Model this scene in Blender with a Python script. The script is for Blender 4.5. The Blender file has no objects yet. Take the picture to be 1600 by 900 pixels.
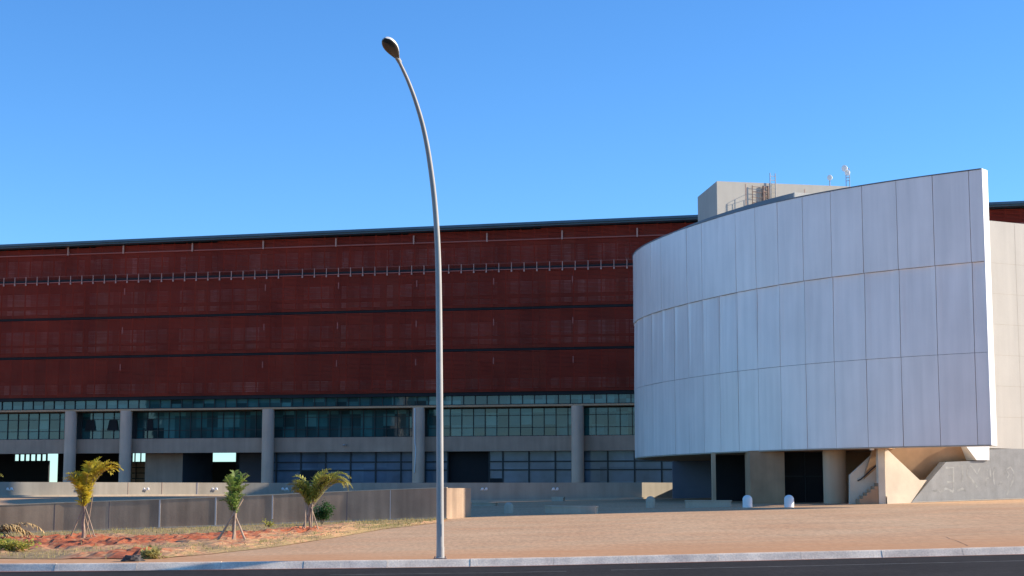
import bpy, math, random
import numpy as np
from mathutils import Vector, Matrix
random.seed(7)
R = math.radians
C = bpy.context.scene.collection
S = bpy.context.scene
# ---------------------------------------------------------------- camera, sky, sun, exposure
F, PITCH, EYE = 2600.0, math.atan(320 / 2600.0), 1.6
cd = bpy.data.cameras.new('camera'); cam = bpy.data.objects.new('camera', cd); C.objects.link(cam)
cam.location = (0, 0, EYE); cam.rotation_euler = (R(90) + PITCH, 0, 0)
cd.sensor_width = 36; cd.lens = F / 1600 * 36; cd.clip_end = 6000; cd.clip_start = 0.1
S.camera = cam
SUN_AZ, SUN_EL = math.atan2(1, 0.12), R(22.5)          # azimuth from +Y towards +X
w = bpy.data.worlds.new('World'); S.world = w; w.use_nodes = True
nt = w.node_tree; nt.nodes.clear()
sky = nt.nodes.new('ShaderNodeTexSky'); sky.sky_type = 'NISHITA'; sky.sun_disc = False
sky.sun_elevation = SUN_EL; sky.sun_rotation = SUN_AZ
sky.altitude = 1100; sky.air_density = 1.0; sky.dust_density = 0.05; sky.ozone_density = 2.2
hs = nt.nodes.new('ShaderNodeHueSaturation'); hs.inputs['Saturation'].default_value = 1.15
bg = nt.nodes.new('ShaderNodeBackground'); bg.inputs[1].default_value = 0.098
tn = nt.nodes.new('ShaderNodeVectorMath'); tn.operation = 'MULTIPLY'; tn.inputs[1].default_value = (0.76, 1.13, 1.49)   # white balance of the camera
wo = nt.nodes.new('ShaderNodeOutputWorld')
nt.links.new(sky.outputs[0], hs.inputs['Color']); nt.links.new(hs.outputs[0], tn.inputs[0]); nt.links.new(tn.outputs[0], bg.inputs[0]); nt.links.new(bg.outputs[0], wo.inputs[0])
sd = bpy.data.lights.new('sun', 'SUN'); sd.energy = 5.0; sd.angle = R(0.53); sd.color = (1, 0.87, 0.70)
sun = bpy.data.objects.new('sun', sd); C.objects.link(sun)
sdir = Vector((math.sin(SUN_AZ) * math.cos(SUN_EL), math.cos(SUN_AZ) * math.cos(SUN_EL), math.sin(SUN_EL)))
sun.rotation_euler = sdir.to_track_quat('Z', 'Y').to_euler(); sun.location = (60, 0, 60)
S.view_settings.view_transform = 'Standard'; S.view_settings.look = 'None'
S.view_settings.exposure = 0.66; S.view_settings.gamma = 1; S.view_settings.use_curve_mapping = False

# ---------------------------------------------------------------- measuring helpers
def ray(px, py):
    u, v = px - 800, 450 - py
    return Vector((u, F * math.cos(PITCH) - v * math.sin(PITCH), F * math.sin(PITCH) + v * math.cos(PITCH)))
def at(px, py, Y):
    r = ray(px, py); return Vector((0, 0, EYE)) + r * (Y / r.y)
def on_plane(px, py, p0, n):
    r = ray(px, py); o = Vector((0, 0, EYE)); return o + r * ((p0 - o).dot(n) / r.dot(n))
def g(X, Y):                                          # height of the paved ground
    Xc = max(-60, min(60, X)); Yc = max(40, min(112, Y))
    sl = 0.021 if Xc > 0 else 0.011 + 0.0197 * min(1, (Yc - 40) / 34)
    return -0.528 + sl * Xc + 0.0132 * Yc
def ground(px, py, f=g):
    Y = 60.0
    for _ in range(60):
        p = at(px, py, Y); r = ray(px, py)
        Yn = (EYE - f(p.x, Y)) / (-r.z / r.y); Y = 0.5 * Y + 0.5 * max(10, min(200, Yn))
    p = at(px, py, Y); return Vector((p.x, Y, f(p.x, Y)))

# ---------------------------------------------------------------- materials
def mat(name, col, rough=0.8, metal=0.0, var=0.12, scale=0.6, bump=0.0, bscale=8.0, streak=0.0, spec=0.5, fine=0.0, tint=None, tscale=0.15, tamp=0.5, grain=0):
    m = bpy.data.materials.new(name); m.use_nodes = True
    t = m.node_tree; N = t.nodes; L = t.links; b = N['Principled BSDF']
    b.inputs['Roughness'].default_value = rough; b.inputs['Metallic'].default_value = metal
    b.inputs['Specular IOR Level'].default_value = spec
    tc = N.new('ShaderNodeTexCoord')
    def noise(sc, det=5, stretch=None):
        n = N.new('ShaderNodeTexNoise'); n.inputs['Scale'].default_value = sc; n.inputs['Detail'].default_value = det
        if stretch:
            mp = N.new('ShaderNodeMapping'); mp.inputs['Scale'].default_value = stretch
            L.new(tc.outputs['Object'], mp.inputs[0]); L.new(mp.outputs[0], n.inputs['Vector'])
        else: L.new(tc.outputs['Object'], n.inputs['Vector'])
        return n.outputs['Fac']
    def mulramp(fac, lo, hi):
        mr = N.new('ShaderNodeMapRange'); mr.inputs[1].default_value = 0.3; mr.inputs[2].default_value = 0.7
        mr.inputs[3].default_value = lo; mr.inputs[4].default_value = hi; L.new(fac, mr.inputs[0]); return mr.outputs[0]
    def mul(a, bsock):
        v = N.new('ShaderNodeVectorMath'); v.operation = 'MULTIPLY'; L.new(a, v.inputs[0]); L.new(bsock, v.inputs[1]); return v.outputs[0]
    rgb = N.new('ShaderNodeRGB'); rgb.outputs[0].default_value = (*col, 1); cur = rgb.outputs[0]
    if tint:
        mx = N.new('ShaderNodeMix'); mx.data_type = 'RGBA'
        mr = mulramp(noise(tscale, 6), 0, tamp); L.new(mr, mx.inputs[0]); L.new(cur, mx.inputs[6]); mx.inputs[7].default_value = (*tint, 1); cur = mx.outputs[2]
    if var: cur = mul(cur, mulramp(noise(scale), 1 - var, 1 + var))
    if streak: cur = mul(cur, mulramp(noise(1.3, 6, (1.6, 1.6, 0.12)), 1 - streak, 1 + streak * 0.5))
    if fine: cur = mul(cur, mulramp(noise(25, 3), 1 - fine, 1 + fine))
    if grain: cur = mul(cur, mulramp(noise(1.0, 9, (8.0, 1.8, 1)), 1 - grain, 1 + grain))
    L.new(cur, b.inputs['Base Color'])
    if bump:
        bp = N.new('ShaderNodeBump'); bp.inputs['Strength'].default_value = 0.6; bp.inputs['Distance'].default_value = bump
        L.new(noise(bscale, 6), bp.inputs['Height']); L.new(bp.outputs[0], b.inputs['Normal'])
    m['b'] = 1
    return m
def cellmat(name, cols, cell, rough=0.06, spec=0.8, rot=0.0, normamp=0.0, metal=0.0, amp=0.35):
    """Colour steps from panel to panel: white noise on coordinates counted in whole panels."""
    m = bpy.data.materials.new(name); m.use_nodes = True
    t = m.node_tree; N = t.nodes; L = t.links; b = N['Principled BSDF']
    b.inputs['Roughness'].default_value = rough; b.inputs['Specular IOR Level'].default_value = spec; b.inputs['Metallic'].default_value = metal
    tc = N.new('ShaderNodeTexCoord'); mp = N.new('ShaderNodeMapping'); mp.inputs['Rotation'].default_value = (0, 0, rot)
    L.new(tc.outputs['Object'], mp.inputs[0])
    sn = N.new('ShaderNodeVectorMath'); sn.operation = 'MULTIPLY'; sn.inputs[1].default_value = (1 / cell[0], 0.0, 1 / cell[2]); L.new(mp.outputs[0], sn.inputs[0])
    fl = N.new('ShaderNodeVectorMath'); fl.operation = 'FLOOR'; L.new(sn.outputs[0], fl.inputs[0])
    wn = N.new('ShaderNodeTexWhiteNoise'); wn.noise_dimensions = '3D'; L.new(fl.outputs[0], wn.inputs['Vector'])
    cr = N.new('ShaderNodeValToRGB'); e = cr.color_ramp.elements
    e[0].color = (*cols[0], 1); e[0].position = 0.0; e[1].color = (*cols[-1], 1); e[1].position = 1.0
    for i, c in enumerate(cols[1:-1]):
        x = e.new((i + 1) / (len(cols) - 1)); x.color = (*c, 1)
    L.new(wn.outputs['Value'], cr.inputs[0])
    n = N.new('ShaderNodeTexNoise'); n.inputs['Scale'].default_value = 0.35; n.inputs['Detail'].default_value = 5; L.new(tc.outputs['Object'], n.inputs['Vector'])
    mr = N.new('ShaderNodeMapRange'); mr.inputs[1].default_value = .3; mr.inputs[2].default_value = .7; mr.inputs[3].default_value = 1 - amp; mr.inputs[4].default_value = 1 + amp; L.new(n.outputs['Fac'], mr.inputs[0])
    v = N.new('ShaderNodeVectorMath'); v.operation = 'MULTIPLY'; L.new(cr.outputs[0], v.inputs[0]); L.new(mr.outputs[0], v.inputs[1]); L.new(v.outputs[0], b.inputs['Base Color'])
    if normamp:
        n2 = N.new('ShaderNodeTexNoise'); n2.inputs['Scale'].default_value = 0.8; L.new(tc.outputs['Object'], n2.inputs['Vector'])
        bp = N.new('ShaderNodeBump'); bp.inputs['Strength'].default_value = 0.5; bp.inputs['Distance'].default_value = normamp; L.new(n2.outputs['Fac'], bp.inputs['Height']); L.new(bp.outputs[0], b.inputs['Normal'])
    return m
M = {}
FACROT = math.atan2(13.2, 60.4)
M['plaza'] = mat('plaza_paving', (0.60, 0.405, 0.24), 0.95, spec=0.15, var=0.10, scale=0.5, fine=0.16, grain=0.17, tint=(0.50, 0.28, 0.15), tscale=0.25, tamp=0.7)
M['asphalt'] = mat('asphalt', (0.03, 0.027, 0.026), 1.0, spec=0.1, grain=0.2, var=0.2, scale=0.4, fine=0.2, bump=0.01, bscale=40)
M['paint'] = mat('road_paint', (0.20, 0.20, 0.19), 0.9, spec=0.1, var=0.4, scale=2)
M['kerb'] = mat('kerb_whitewash', (0.94, 0.79, 0.61), 0.9, var=0.12, scale=1.2, fine=0.15, bump=0.01, bscale=20, tint=(0.38, 0.30, 0.26), tscale=1.6, tamp=0.6)
M['redsoil'] = mat('red_gutter_soil', (0.30, 0.10, 0.05), 0.95, var=0.2)
M['conc_dark'] = mat('weathered_concrete', (0.44, 0.31, 0.205), 0.9, var=0.14, scale=0.7, streak=0.3, fine=0.06, bump=0.006, bscale=9, tint=(0.30, 0.20, 0.14), tscale=0.6, tamp=0.6)
M['conc_light'] = mat('pale_concrete', (0.48, 0.41, 0.31), 0.9, var=0.08, scale=0.6, streak=0.12, fine=0.05, bump=0.004)
M['conc_grey'] = mat('grey_concrete', (0.50, 0.33, 0.235), 0.9, var=0.10, scale=0.6, streak=0.12, fine=0.05, bump=0.004)
M['granite'] = mat('grey_granite_cladding', (0.27, 0.275, 0.27), 0.7, var=0.10, scale=2.2, streak=0.12, fine=0.08)
M['beige'] = mat('beige_render', (0.60, 0.57, 0.50), 0.9, var=0.05, scale=0.5, streak=0.06, fine=0.03, bump=0.003)
M['cream'] = mat('cream_render', (0.72, 0.62, 0.47), 0.9, var=0.06, scale=1.5, fine=0.04, tint=(0.5, 0.36, 0.24), tscale=0.8, tamp=0.3)
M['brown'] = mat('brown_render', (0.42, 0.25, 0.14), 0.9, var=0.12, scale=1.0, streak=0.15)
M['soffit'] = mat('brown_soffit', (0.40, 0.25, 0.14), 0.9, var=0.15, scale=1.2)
M['white_metal'] = mat('white_metal_cladding', (0.94, 0.85, 0.78), 0.27, var=0.05, scale=0.35, streak=0.09, spec=0.5)
M['white'] = mat('white_paint', (0.85, 0.85, 0.83), 0.6, var=0.03)
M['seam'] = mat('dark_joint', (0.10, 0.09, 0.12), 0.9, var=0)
M['roofgrey'] = mat('grey_roof_metal', (0.16, 0.18, 0.20), 0.5, var=0.08)
M['fascia'] = mat('dark_blue_roof_edge', (0.06, 0.12, 0.17), 0.4, var=0.15)
M['red'] = cellmat('red_louvre', [(0.29, 0.030, 0.013), (0.33, 0.035, 0.015), (0.26, 0.027, 0.012), (0.30, 0.038, 0.017)], (1.25, 1, 3.7), rough=0.5, spec=0.15, rot=FACROT, amp=0.14)
M['redrib'] = mat('red_rib', (0.40, 0.10, 0.07), 0.5, var=0.1)
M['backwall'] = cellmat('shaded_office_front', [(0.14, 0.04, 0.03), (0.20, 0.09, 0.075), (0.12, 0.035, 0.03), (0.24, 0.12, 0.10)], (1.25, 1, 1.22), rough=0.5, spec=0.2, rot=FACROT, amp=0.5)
M['winstrip'] = cellmat('office_windows_with_sky_glints', [(0.10, 0.04, 0.035), (0.55, 0.38, 0.36), (0.2, 0.12, 0.11), (0.75, 0.55, 0.52), (0.12, 0.05, 0.045), (0.45, 0.30, 0.28), (0.9, 0.66, 0.62)], (0.62, 1, 40), rough=0.4, spec=0.2, rot=FACROT, amp=0.75)  # pale cells paint the sky's reflection in the office windows
M['glass'] = cellmat('teal_glass', [(0.015, 0.07, 0.075), (0.04, 0.15, 0.15), (0.015, 0.05, 0.055), (0.08, 0.22, 0.21), (0.01, 0.035, 0.04), (0.05, 0.13, 0.13)], (1.08, 1, 1.1), rough=0.03, spec=0.6, rot=FACROT, normamp=0.006)
M['glassblue'] = cellmat('blue_glass', [(0.13, 0.175, 0.225), (0.15, 0.20, 0.25), (0.11, 0.15, 0.20)], (2.2, 1, 1.3), rough=0.12, spec=0.3, rot=FACROT, normamp=0.01)
M['frame'] = mat('dark_window_frame', (0.015, 0.022, 0.025), 0.5, var=0)
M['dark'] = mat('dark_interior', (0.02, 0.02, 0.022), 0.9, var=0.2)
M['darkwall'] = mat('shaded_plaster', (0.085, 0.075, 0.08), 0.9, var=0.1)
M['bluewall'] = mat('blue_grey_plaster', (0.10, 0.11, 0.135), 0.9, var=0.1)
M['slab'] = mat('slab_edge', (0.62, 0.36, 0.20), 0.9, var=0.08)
M['column'] = mat('column_concrete', (0.74, 0.50, 0.36), 0.9, var=0.08, scale=0.6, streak=0.12, fine=0.05)
M['post'] = mat('pale_rail_paint', (0.60, 0.33, 0.26), 0.6, var=0.1)
M['galv'] = mat('galvanised_steel', (0.42, 0.40, 0.37), 0.55, metal=0.0, var=0.08, scale=2, streak=0.1)
M['lamptop'] = mat('lamp_housing_paint', (0.75, 0.75, 0.72), 0.5, var=0.05)
M['lens'] = mat('dark_lamp_lens', (0.06, 0.05, 0.04), 0.25, var=0.2, scale=4)
M['rust'] = mat('rusty_steel', (0.26, 0.17, 0.13), 0.8, var=0.25, scale=5)
M['pipe'] = mat('white_pipe', (0.8, 0.8, 0.78), 0.5, var=0)
M['trunk'] = mat('palm_bark', (0.36, 0.24, 0.17), 0.95, var=0.3, scale=6, bump=0.02, bscale=25)
M['stake'] = mat('bare_wood_pole', (0.42, 0.30, 0.21), 0.9, var=0.25, scale=4)
M['leaf_y'] = mat('yellow_palm_leaf', (0.74, 0.56, 0.05), 0.6, var=0.3, scale=2.5, tint=(0.26, 0.30, 0.03), tscale=1.6, tamp=0.6)
M['leaf_g'] = mat('green_palm_leaf', (0.14, 0.25, 0.05), 0.6, var=0.3, scale=3, tint=(0.32, 0.38, 0.08), tscale=2, tamp=0.8)
M['leaf_yg'] = mat('yellowgreen_palm_leaf', (0.34, 0.38, 0.06), 0.6, var=0.3, scale=3, tint=(0.55, 0.38, 0.12), tscale=1.2, tamp=0.45)
M['bush'] = mat('bush_leaf', (0.05, 0.13, 0.03), 0.6, var=0.4, scale=4)
M['dry'] = mat('dry_frond', (0.42, 0.28, 0.12), 0.8, var=0.3, scale=4)
M['grass'] = mat('dry_grass', (0.34, 0.33, 0.09), 0.8, var=0.35, scale=1.5, tint=(0.50, 0.36, 0.18), tscale=0.5, tamp=1)
M['stone'] = mat('dark_rubble', (0.07, 0.06, 0.055), 0.9, var=0.4, scale=6, bump=0.03)
M['block'] = mat('mirror_block_wall', (0.018, 0.026, 0.022), 0.9, var=0.3, scale=0.1)
M['graf'] = mat('faded_spray_paint', (0.31, 0.315, 0.30), 0.8, var=0.35, scale=3)
M['parapet'] = mat('parapet_concrete', (0.36, 0.325, 0.265), 0.9, var=0.08, scale=0.6, streak=0.12, fine=0.05, bump=0.004)
M['pier'] = mat('warm_pier_concrete', (0.60, 0.42, 0.27), 0.9, var=0.1, streak=0.1)
M['pent'] = mat('roof_box_render', (0.47, 0.44, 0.38), 0.9, var=0.05, streak=0.06)
M['seal'] = mat('pale_joint_seal', (0.62, 0.56, 0.5), 0.9, var=0.1)

for k_ in ('leaf_y', 'leaf_g', 'leaf_yg', 'bush', 'grass'):                # thin leaves let some light through
    t = M[k_].node_tree; bs = t.nodes['Principled BSDF']; out = [n for n in t.nodes if n.type == 'OUTPUT_MATERIAL'][0]
    tr = t.nodes.new('ShaderNodeBsdfTranslucent'); mx = t.nodes.new('ShaderNodeMixShader'); mx.inputs[0].default_value = .4
    t.links.new(bs.inputs['Base Color'].links[0].from_socket, tr.inputs[0]); t.links.new(bs.outputs[0], mx.inputs[1]); t.links.new(tr.outputs[0], mx.inputs[2]); t.links.new(mx.outputs[0], out.inputs[0])
# ---------------------------------------------------------------- mesh builder
class MB:
    def __init__(s): s.v = []; s.f = []; s.m = []
    def add(s, vs, fs, mi=0):
        o = len(s.v); s.v += [tuple(x) for x in vs]; s.f += [tuple(i + o for i in f) for f in fs]; s.m += [mi] * len(fs)
    def box(s, a, b, T=None, mi=0):
        x0, y0, z0 = a; x1, y1, z1 = b
        vs = [Vector(p) for p in ((x0, y0, z0), (x1, y0, z0), (x1, y1, z0), (x0, y1, z0), (x0, y0, z1), (x1, y0, z1), (x1, y1, z1), (x0, y1, z1))]
        if T: vs = [T(p) for p in vs]
        s.add(vs, [(0, 3, 2, 1), (4, 5, 6, 7), (0, 1, 5, 4), (1, 2, 6, 5), (2, 3, 7, 6), (3, 0, 4, 7)], mi)
    def prism(s, poly, z0, z1, mi=0):
        n = len(poly); q0 = z0 if callable(z0) else (lambda x, y: z0); q1 = z1 if callable(z1) else (lambda x, y: z1)
        vs = [(x, y, q0(x, y)) for x, y in poly] + [(x, y, q1(x, y)) for x, y in poly]
        s.add(vs, [tuple(range(n))[::-1], tuple(range(n, 2 * n))] + [(i, (i + 1) % n, n + (i + 1) % n, n + i) for i in range(n)], mi)
    def slab(s, pts, d, mi=0):                        # planar polygon given thickness vector d
        n = len(pts); d = Vector(d)
        vs = [Vector(p) for p in pts] + [Vector(p) + d for p in pts]
        s.add(vs, [tuple(range(n)), tuple(range(n, 2 * n))[::-1]] + [((i + 1) % n, i, n + i, n + (i + 1) % n) for i in range(n)], mi)
    def tube(s, pts, rad, n=8, mi=0, cap=True):
        pts = [Vector(p) for p in pts]; k = len(pts)
        rad = rad if hasattr(rad, '__len__') else [rad] * k
        vs = []; up = None
        for i, p in enumerate(pts):
            t = (pts[min(i + 1, k - 1)] - pts[max(i - 1, 0)]).normalized()
            if up is None: up = Vector((1, 0, 0)) if abs(t.x) < 0.8 else Vector((0, 1, 0))
            a = (up - t * up.dot(t)).normalized(); b = t.cross(a); up = a
            for j in range(n):
                th = 2 * math.pi * j / n; vs.append(p + (a * math.cos(th) + b * math.sin(th)) * rad[i])
        fs = [(i * n + j, i * n + (j + 1) % n, (i + 1) * n + (j + 1) % n, (i + 1) * n + j) for i in range(k - 1) for j in range(n)]
        if cap: fs += [tuple(range(n))[::-1], tuple(range((k - 1) * n, k * n))]
        s.add(vs, fs, mi)
    def lathe(s, prof, c=(0, 0, 0), n=24, mi=0):
        c = Vector(c); vs = []
        for r, z in prof:
            for j in range(n): vs.append(c + Vector((r * math.cos(2 * math.pi * j / n), r * math.sin(2 * math.pi * j / n), z)))
        k = len(prof)
        fs = [(i * n + j, i * n + (j + 1) % n, (i + 1) * n + (j + 1) % n, (i + 1) * n + j) for i in range(k - 1) for j in range(n)]
        fs += [tuple(range(n))[::-1], tuple(range((k - 1) * n, k * n))]
        s.add(vs, fs, mi)
    def build(s, name, m, parent=None, smooth=False, **kw):
        me = bpy.data.meshes.new(name); me.from_pydata(s.v, [], s.f)
        for x in (m if isinstance(m, (list, tuple)) else [m]): me.materials.append(M[x])
        me.polygons.foreach_set('material_index', s.m)
        if smooth:
            me.polygons.foreach_set('use_smooth', [True] * len(s.f))
            try: me.set_sharp_from_angle(angle=R(40))
            except Exception: pass
        me.validate(); me.update()
        o = bpy.data.objects.new(name, me); C.objects.link(o)
        if parent:
            o.parent = parent
            chain = parent; off = Vector((0, 0, 0))
            while chain: off += chain.location; chain = chain.parent
            o.location = -off if kw.get('world', True) else (0, 0, 0)
        return o
def tag(o, label=None, cat=None, group=None, kind=None):
    if label: o['label'] = label
    if cat: o['category'] = cat
    if group: o['group'] = group
    if kind: o['kind'] = kind
    return o
def empty(name, loc, label, cat, group=None):
    o = bpy.data.objects.new(name, None); C.objects.link(o); o.location = loc; o.empty_display_size = .3
    return tag(o, label, cat, group)
def copy_tree(o, parent=None):
    c = o.copy(); C.objects.link(c); c.parent = parent
    for ch in [x for x in bpy.data.objects if x.parent == o]: copy_tree(ch, c)
    return c

# ---------------------------------------------------------------- ground
kerb_px = [(-500, 881), (0, 881.5), (200, 880), (400, 877.5), (600, 875.3), (800, 872.5), (1000, 868), (1200, 863.5), (1400, 858.5), (1600, 853.5), (2000, 843)]
kerb_pts = [ground(a, b, lambda x, y: g(x, y) + 0.02) for a, b in kerb_px]
kx = [p.x for p in kerb_pts]; ky = [p.y for p in kerb_pts]
def yk(X): return float(np.interp(X, kx, ky))
# retaining wall, front face plan and top heights
rw_px = [(-330, 803, 69.5), (-150, 796, 72), (0, 790, 74), (100, 786, 74.6), (262, 780.5, 75.3), (345, 777, 75.7), (430, 773.5, 76.1), (550, 768, 76.7), (698, 762.5, 77.2)]
rw = [at(a, b, Y) for a, b, Y in rw_px]
def yw(X): return float(np.interp(X, [p.x for p in rw], [p.y for p in rw]))
def sstep(a, b, x): t = max(0, min(1, (x - a) / (b - a))); return t * t * (3 - 2 * t)
def upper(X, Y):
    zu = 0.86 + (min(Y, 125) - 75) * 0.0105
    return zu
def terrain(X, Y):
    z = g(X, Y)
    if Y > yw(X) + 0.12 and X < 2:
        z = z + (upper(X, Y) - z) * (1 - sstep(-14, -2, X))
    return z
def sheet(name, xs, ys, hf, m, **k):
    b = MB(); n = len(xs)
    vs = [(x, y, hf(x, y)) for y in ys for x in xs]
    b.add(vs, [(j * n + i, j * n + i + 1, (j + 1) * n + i + 1, (j + 1) * n + i) for j in range(len(ys) - 1) for i in range(n - 1)])
    o = b.build(name, m, smooth=k.get('smooth', True)); tag(o, kind='structure'); return o
# broad ground to the horizon
def base(X, Y): return terrain(X, max(Y, 41)) - 0.03 if Y > 42 and Y < 300 else -1.2
xs = [-3000, -600, -150] + [-60 + 3 * i for i in range(41)] + [150, 600, 3000]
ys = [300, 700, 4500]
sheet('ground', xs, [100 + 8 * i for i in range(26)] + [700, 5000], lambda x, y: 0.55, 'plaza')
# plaza, built between the kerb and the buildings (rows follow the kerb and the retaining wall)
b = MB(); xs = [-170, -120, -80, -60] + [-55 + i * 1.0 for i in range(111)] + [60, 80, 120, 170]
rows = []
for x in xs:
    k0, w0 = yk(x) + 0.14, yw(x)
    col = [k0 + (w0 + 0.1 - k0) * i / 24 for i in range(25)] + [w0 + 0.16] + [w0 + 2 + (148 - w0 - 2) * i / 24 for i in range(25)]
    rows.append([(x, y, terrain(x, y)) for y in col])
n = len(rows[0]); vs = [p for r_ in rows for p in r_]
b.add(vs, [(i * n + j, (i + 1) * n + j, (i + 1) * n + j + 1, i * n + j + 1) for i in range(len(xs) - 1) for j in range(n - 1)])
pz = b.build('plaza', 'plaza', smooth=False); tag(pz, kind='structure')
ca = pz.data.color_attributes.new('dust', 'FLOAT_COLOR', 'POINT')
def dust(x, y):
    return max(0.0, min(1.0, 1.25 - (y - yk(x)) / (7.5 if x > 0 else 5.0)))
ca.data.foreach_set('color', [c for p in vs for c in ((dust(p[0], p[1]),) * 3 + (1,))])
mp_ = M['plaza'].node_tree; bsd = mp_.nodes['Principled BSDF']; src = bsd.inputs['Base Color'].links[0].from_socket
vcn = mp_.nodes.new('ShaderNodeVertexColor'); vcn.layer_name = 'dust'
tcn = mp_.nodes.new('ShaderNodeTexCoord'); mpn = mp_.nodes.new('ShaderNodeMapping'); mpn.inputs['Scale'].default_value = (.25, 1.2, 1); nz = mp_.nodes.new('ShaderNodeTexNoise'); nz.inputs['Scale'].default_value = 1.0; nz.inputs['Detail'].default_value = 8
mp_.links.new(tcn.outputs['Object'], mpn.inputs[0]); mp_.links.new(mpn.outputs[0], nz.inputs['Vector'])
ma = mp_.nodes.new('ShaderNodeMath'); ma.operation = 'MULTIPLY_ADD'; ma.inputs[1].default_value = 1.6; ma.inputs[2].default_value = -0.8; mp_.links.new(nz.outputs['Fac'], ma.inputs[0])
mb_ = mp_.nodes.new('ShaderNodeMath'); mb_.operation = 'ADD'; mb_.use_clamp = True; mp_.links.new(vcn.outputs['Color'], mb_.inputs[0]); mp_.links.new(ma.outputs[0], mb_.inputs[1])
mc = mp_.nodes.new('ShaderNodeMath'); mc.operation = 'MULTIPLY'; mc.inputs[1].default_value = .7; mp_.links.new(mb_.outputs[0], mc.inputs[0])
mx_ = mp_.nodes.new('ShaderNodeMix'); mx_.data_type = 'RGBA'; mp_.links.new(mc.outputs[0], mx_.inputs[0]); mp_.links.new(src, mx_.inputs[6]); mx_.inputs[7].default_value = (.56, .27, .12, 1); mp_.links.new(mx_.outputs[2], bsd.inputs['Base Color'])
# road
b = MB(); xs2 = [-170 + i * 5 for i in range(69)]
vs = []
for x in xs2:
    z = g(x, 40) - 0.15
    vs += [(x, -60, z), (x, 20, z), (x, yk(x) + 0.01, z)]
b.add(vs, [(i * 3 + j, (i + 1) * 3 + j, (i + 1) * 3 + j + 1, i * 3 + j + 1) for i in range(len(xs2) - 1) for j in range(2)])
tag(b.build('road', 'asphalt'), kind='structure')
b = MB(); b.add([(-3000, -3000, -3.2), (3000, -3000, -3.2), (3000, 101, -3.2), (-3000, 101, -3.2)], [(0, 1, 2, 3)])
tag(b.build('far_ground', 'plaza'), kind='structure')
def roadstrip(name, m, f0, f1, xa, xb, lift, step=2.0):
    b = MB(); n = int((xb - xa) / step) + 1; vs = []
    for i in range(n + 1):
        x = xa + (xb - xa) * i / n; z = g(x, 40) - 0.15 + lift
        vs += [(x, f0(x), z), (x, f1(x), z)]
    b.add(vs, [(2 * i, 2 * i + 2, 2 * i + 3, 2 * i + 1) for i in range(n)])
    return tag(b.build(name, m), kind='structure')
roadstrip('gutter_soil', 'redsoil', lambda x: yk(x) - 0.30 - 0.05 * math.sin(x * 1.7) * math.sin(x * .6), lambda x: yk(x) + 0.0, -80, 80, 0.004, 0.4)
roadstrip('lane_line', 'paint', lambda x: yk(x) - 3.35 - 0.02 * (x - 2), lambda x: yk(x) - 3.25 - 0.02 * (x - 2), 2.2, 60, 0.004)
roadstrip('lane_line', 'paint', lambda x: yk(x) - 3.45, lambda x: yk(x) - 3.37, -4, 1.2, 0.004)
# kerb: one long run of 1 m stones with small steps and joints
b = MB(); x = -75.0; rk = random.Random(3)
while x < 75:
    x1 = x + 2.0; dz = rk.uniform(-0.004, 0.004); dy = rk.uniform(-0.006, 0.006)
    ya, yb = yk(x + .01) + dy, yk(x1 - .01) + dy
    za, zb_ = g(x, 40), g(x1, 40)
    v = []
    for (xx, yy, zz) in ((x + .003, ya, za), (x1 - .003, yb, zb_)):
        v += [(xx, yy - .17, zz - 0.2), (xx, yy, zz + 0.0 + dz), (xx, yy + .03, zz + 0.025 + dz), (xx, yy + .17, zz + 0.028 + dz), (xx, yy + .17, zz - 0.2)]
    b.add(v, [(0, 5, 6, 1), (1, 6, 7, 2), (2, 7, 8, 3), (3, 8, 9, 4), (0, 1, 2, 3, 4), (9, 8, 7, 6, 5)])
    x = x1
tag(b.build('kerb', 'kerb'), kind='structure')

# planting bed: red soil, dry grass; edge against the paving
edge_px = [(-200, 872), (100, 874), (250, 873), (330, 866), (430, 855), (520, 841), (600, 827), (700, 815.5)]
edge = [ground(a, b_) for a, b_ in edge_px]; ex = [p.x for p in edge]; ey = [p.y for p in edge]
from mathutils import noise as mn
_yc = sorted([tuple(ground(a, c)[:2]) for a, c in ((-300, 849), (0, 849), (130, 849), (250, 845), (365, 840), (480, 831), (600, 823), (700, 817))])
YCX = [a for a, _ in _yc]; YCY = [c for _, c in _yc]
def soilmask(X, Y):
    t = mn.noise(Vector((X * .35, Y * .16, 0))) + 0.5 * mn.noise(Vector((X * 1.1, Y * .5, 4)))
    yc = float(np.interp(X, YCX, YCY))                      # the dug strip the palms stand in
    d = Y - yc
    return max(0, min(1, 1.05 - 0.9 * sstep(-9, -4, X) - (d / 6.5 if d > 0 else -d / 24.0) + 0.95 * t))
def bedh(X, Y):
    k = soilmask(X, Y); fr = min(1, max(0, (Y - float(np.interp(X, ex, ey))) / 1.0)) * min(1, max(0, (yw(X) - Y) / 1.0))
    h = 0.10 * (mn.noise(Vector((X * 2.2, Y * 1.1, 1))) + 0.6 * mn.noise(Vector((X * 5, Y * 2.6, 2))) + 0.35 * mn.noise(Vector((X * 11, Y * 8, 3))))
    return g(X, Y) + 0.012 + fr * (0.05 + 0.10 * k + (0.25 + 1.1 * k) * h)
b = MB(); nx, ny = 330, 110; x0, x1 = -45.0, -2.95; vs = []
for i in range(nx + 1):
    X = x0 + (x1 - x0) * i / nx; ya, yb = float(np.interp(X, ex, ey)), yw(X) - 0.02
    ya += 0.25 * mn.noise(Vector((X * 1.3, 0, 9)))
    if ya > yb - 0.2: ya = yb - 0.2
    for j in range(ny + 1):
        Y = ya + (yb - ya) * j / ny; vs.append((X, Y, bedh(X, Y)))
b.add(vs, [(i * (ny + 1) + j, (i + 1) * (ny + 1) + j, (i + 1) * (ny + 1) + j + 1, i * (ny + 1) + j + 1) for i in range(nx) for j in range(ny)])
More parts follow.
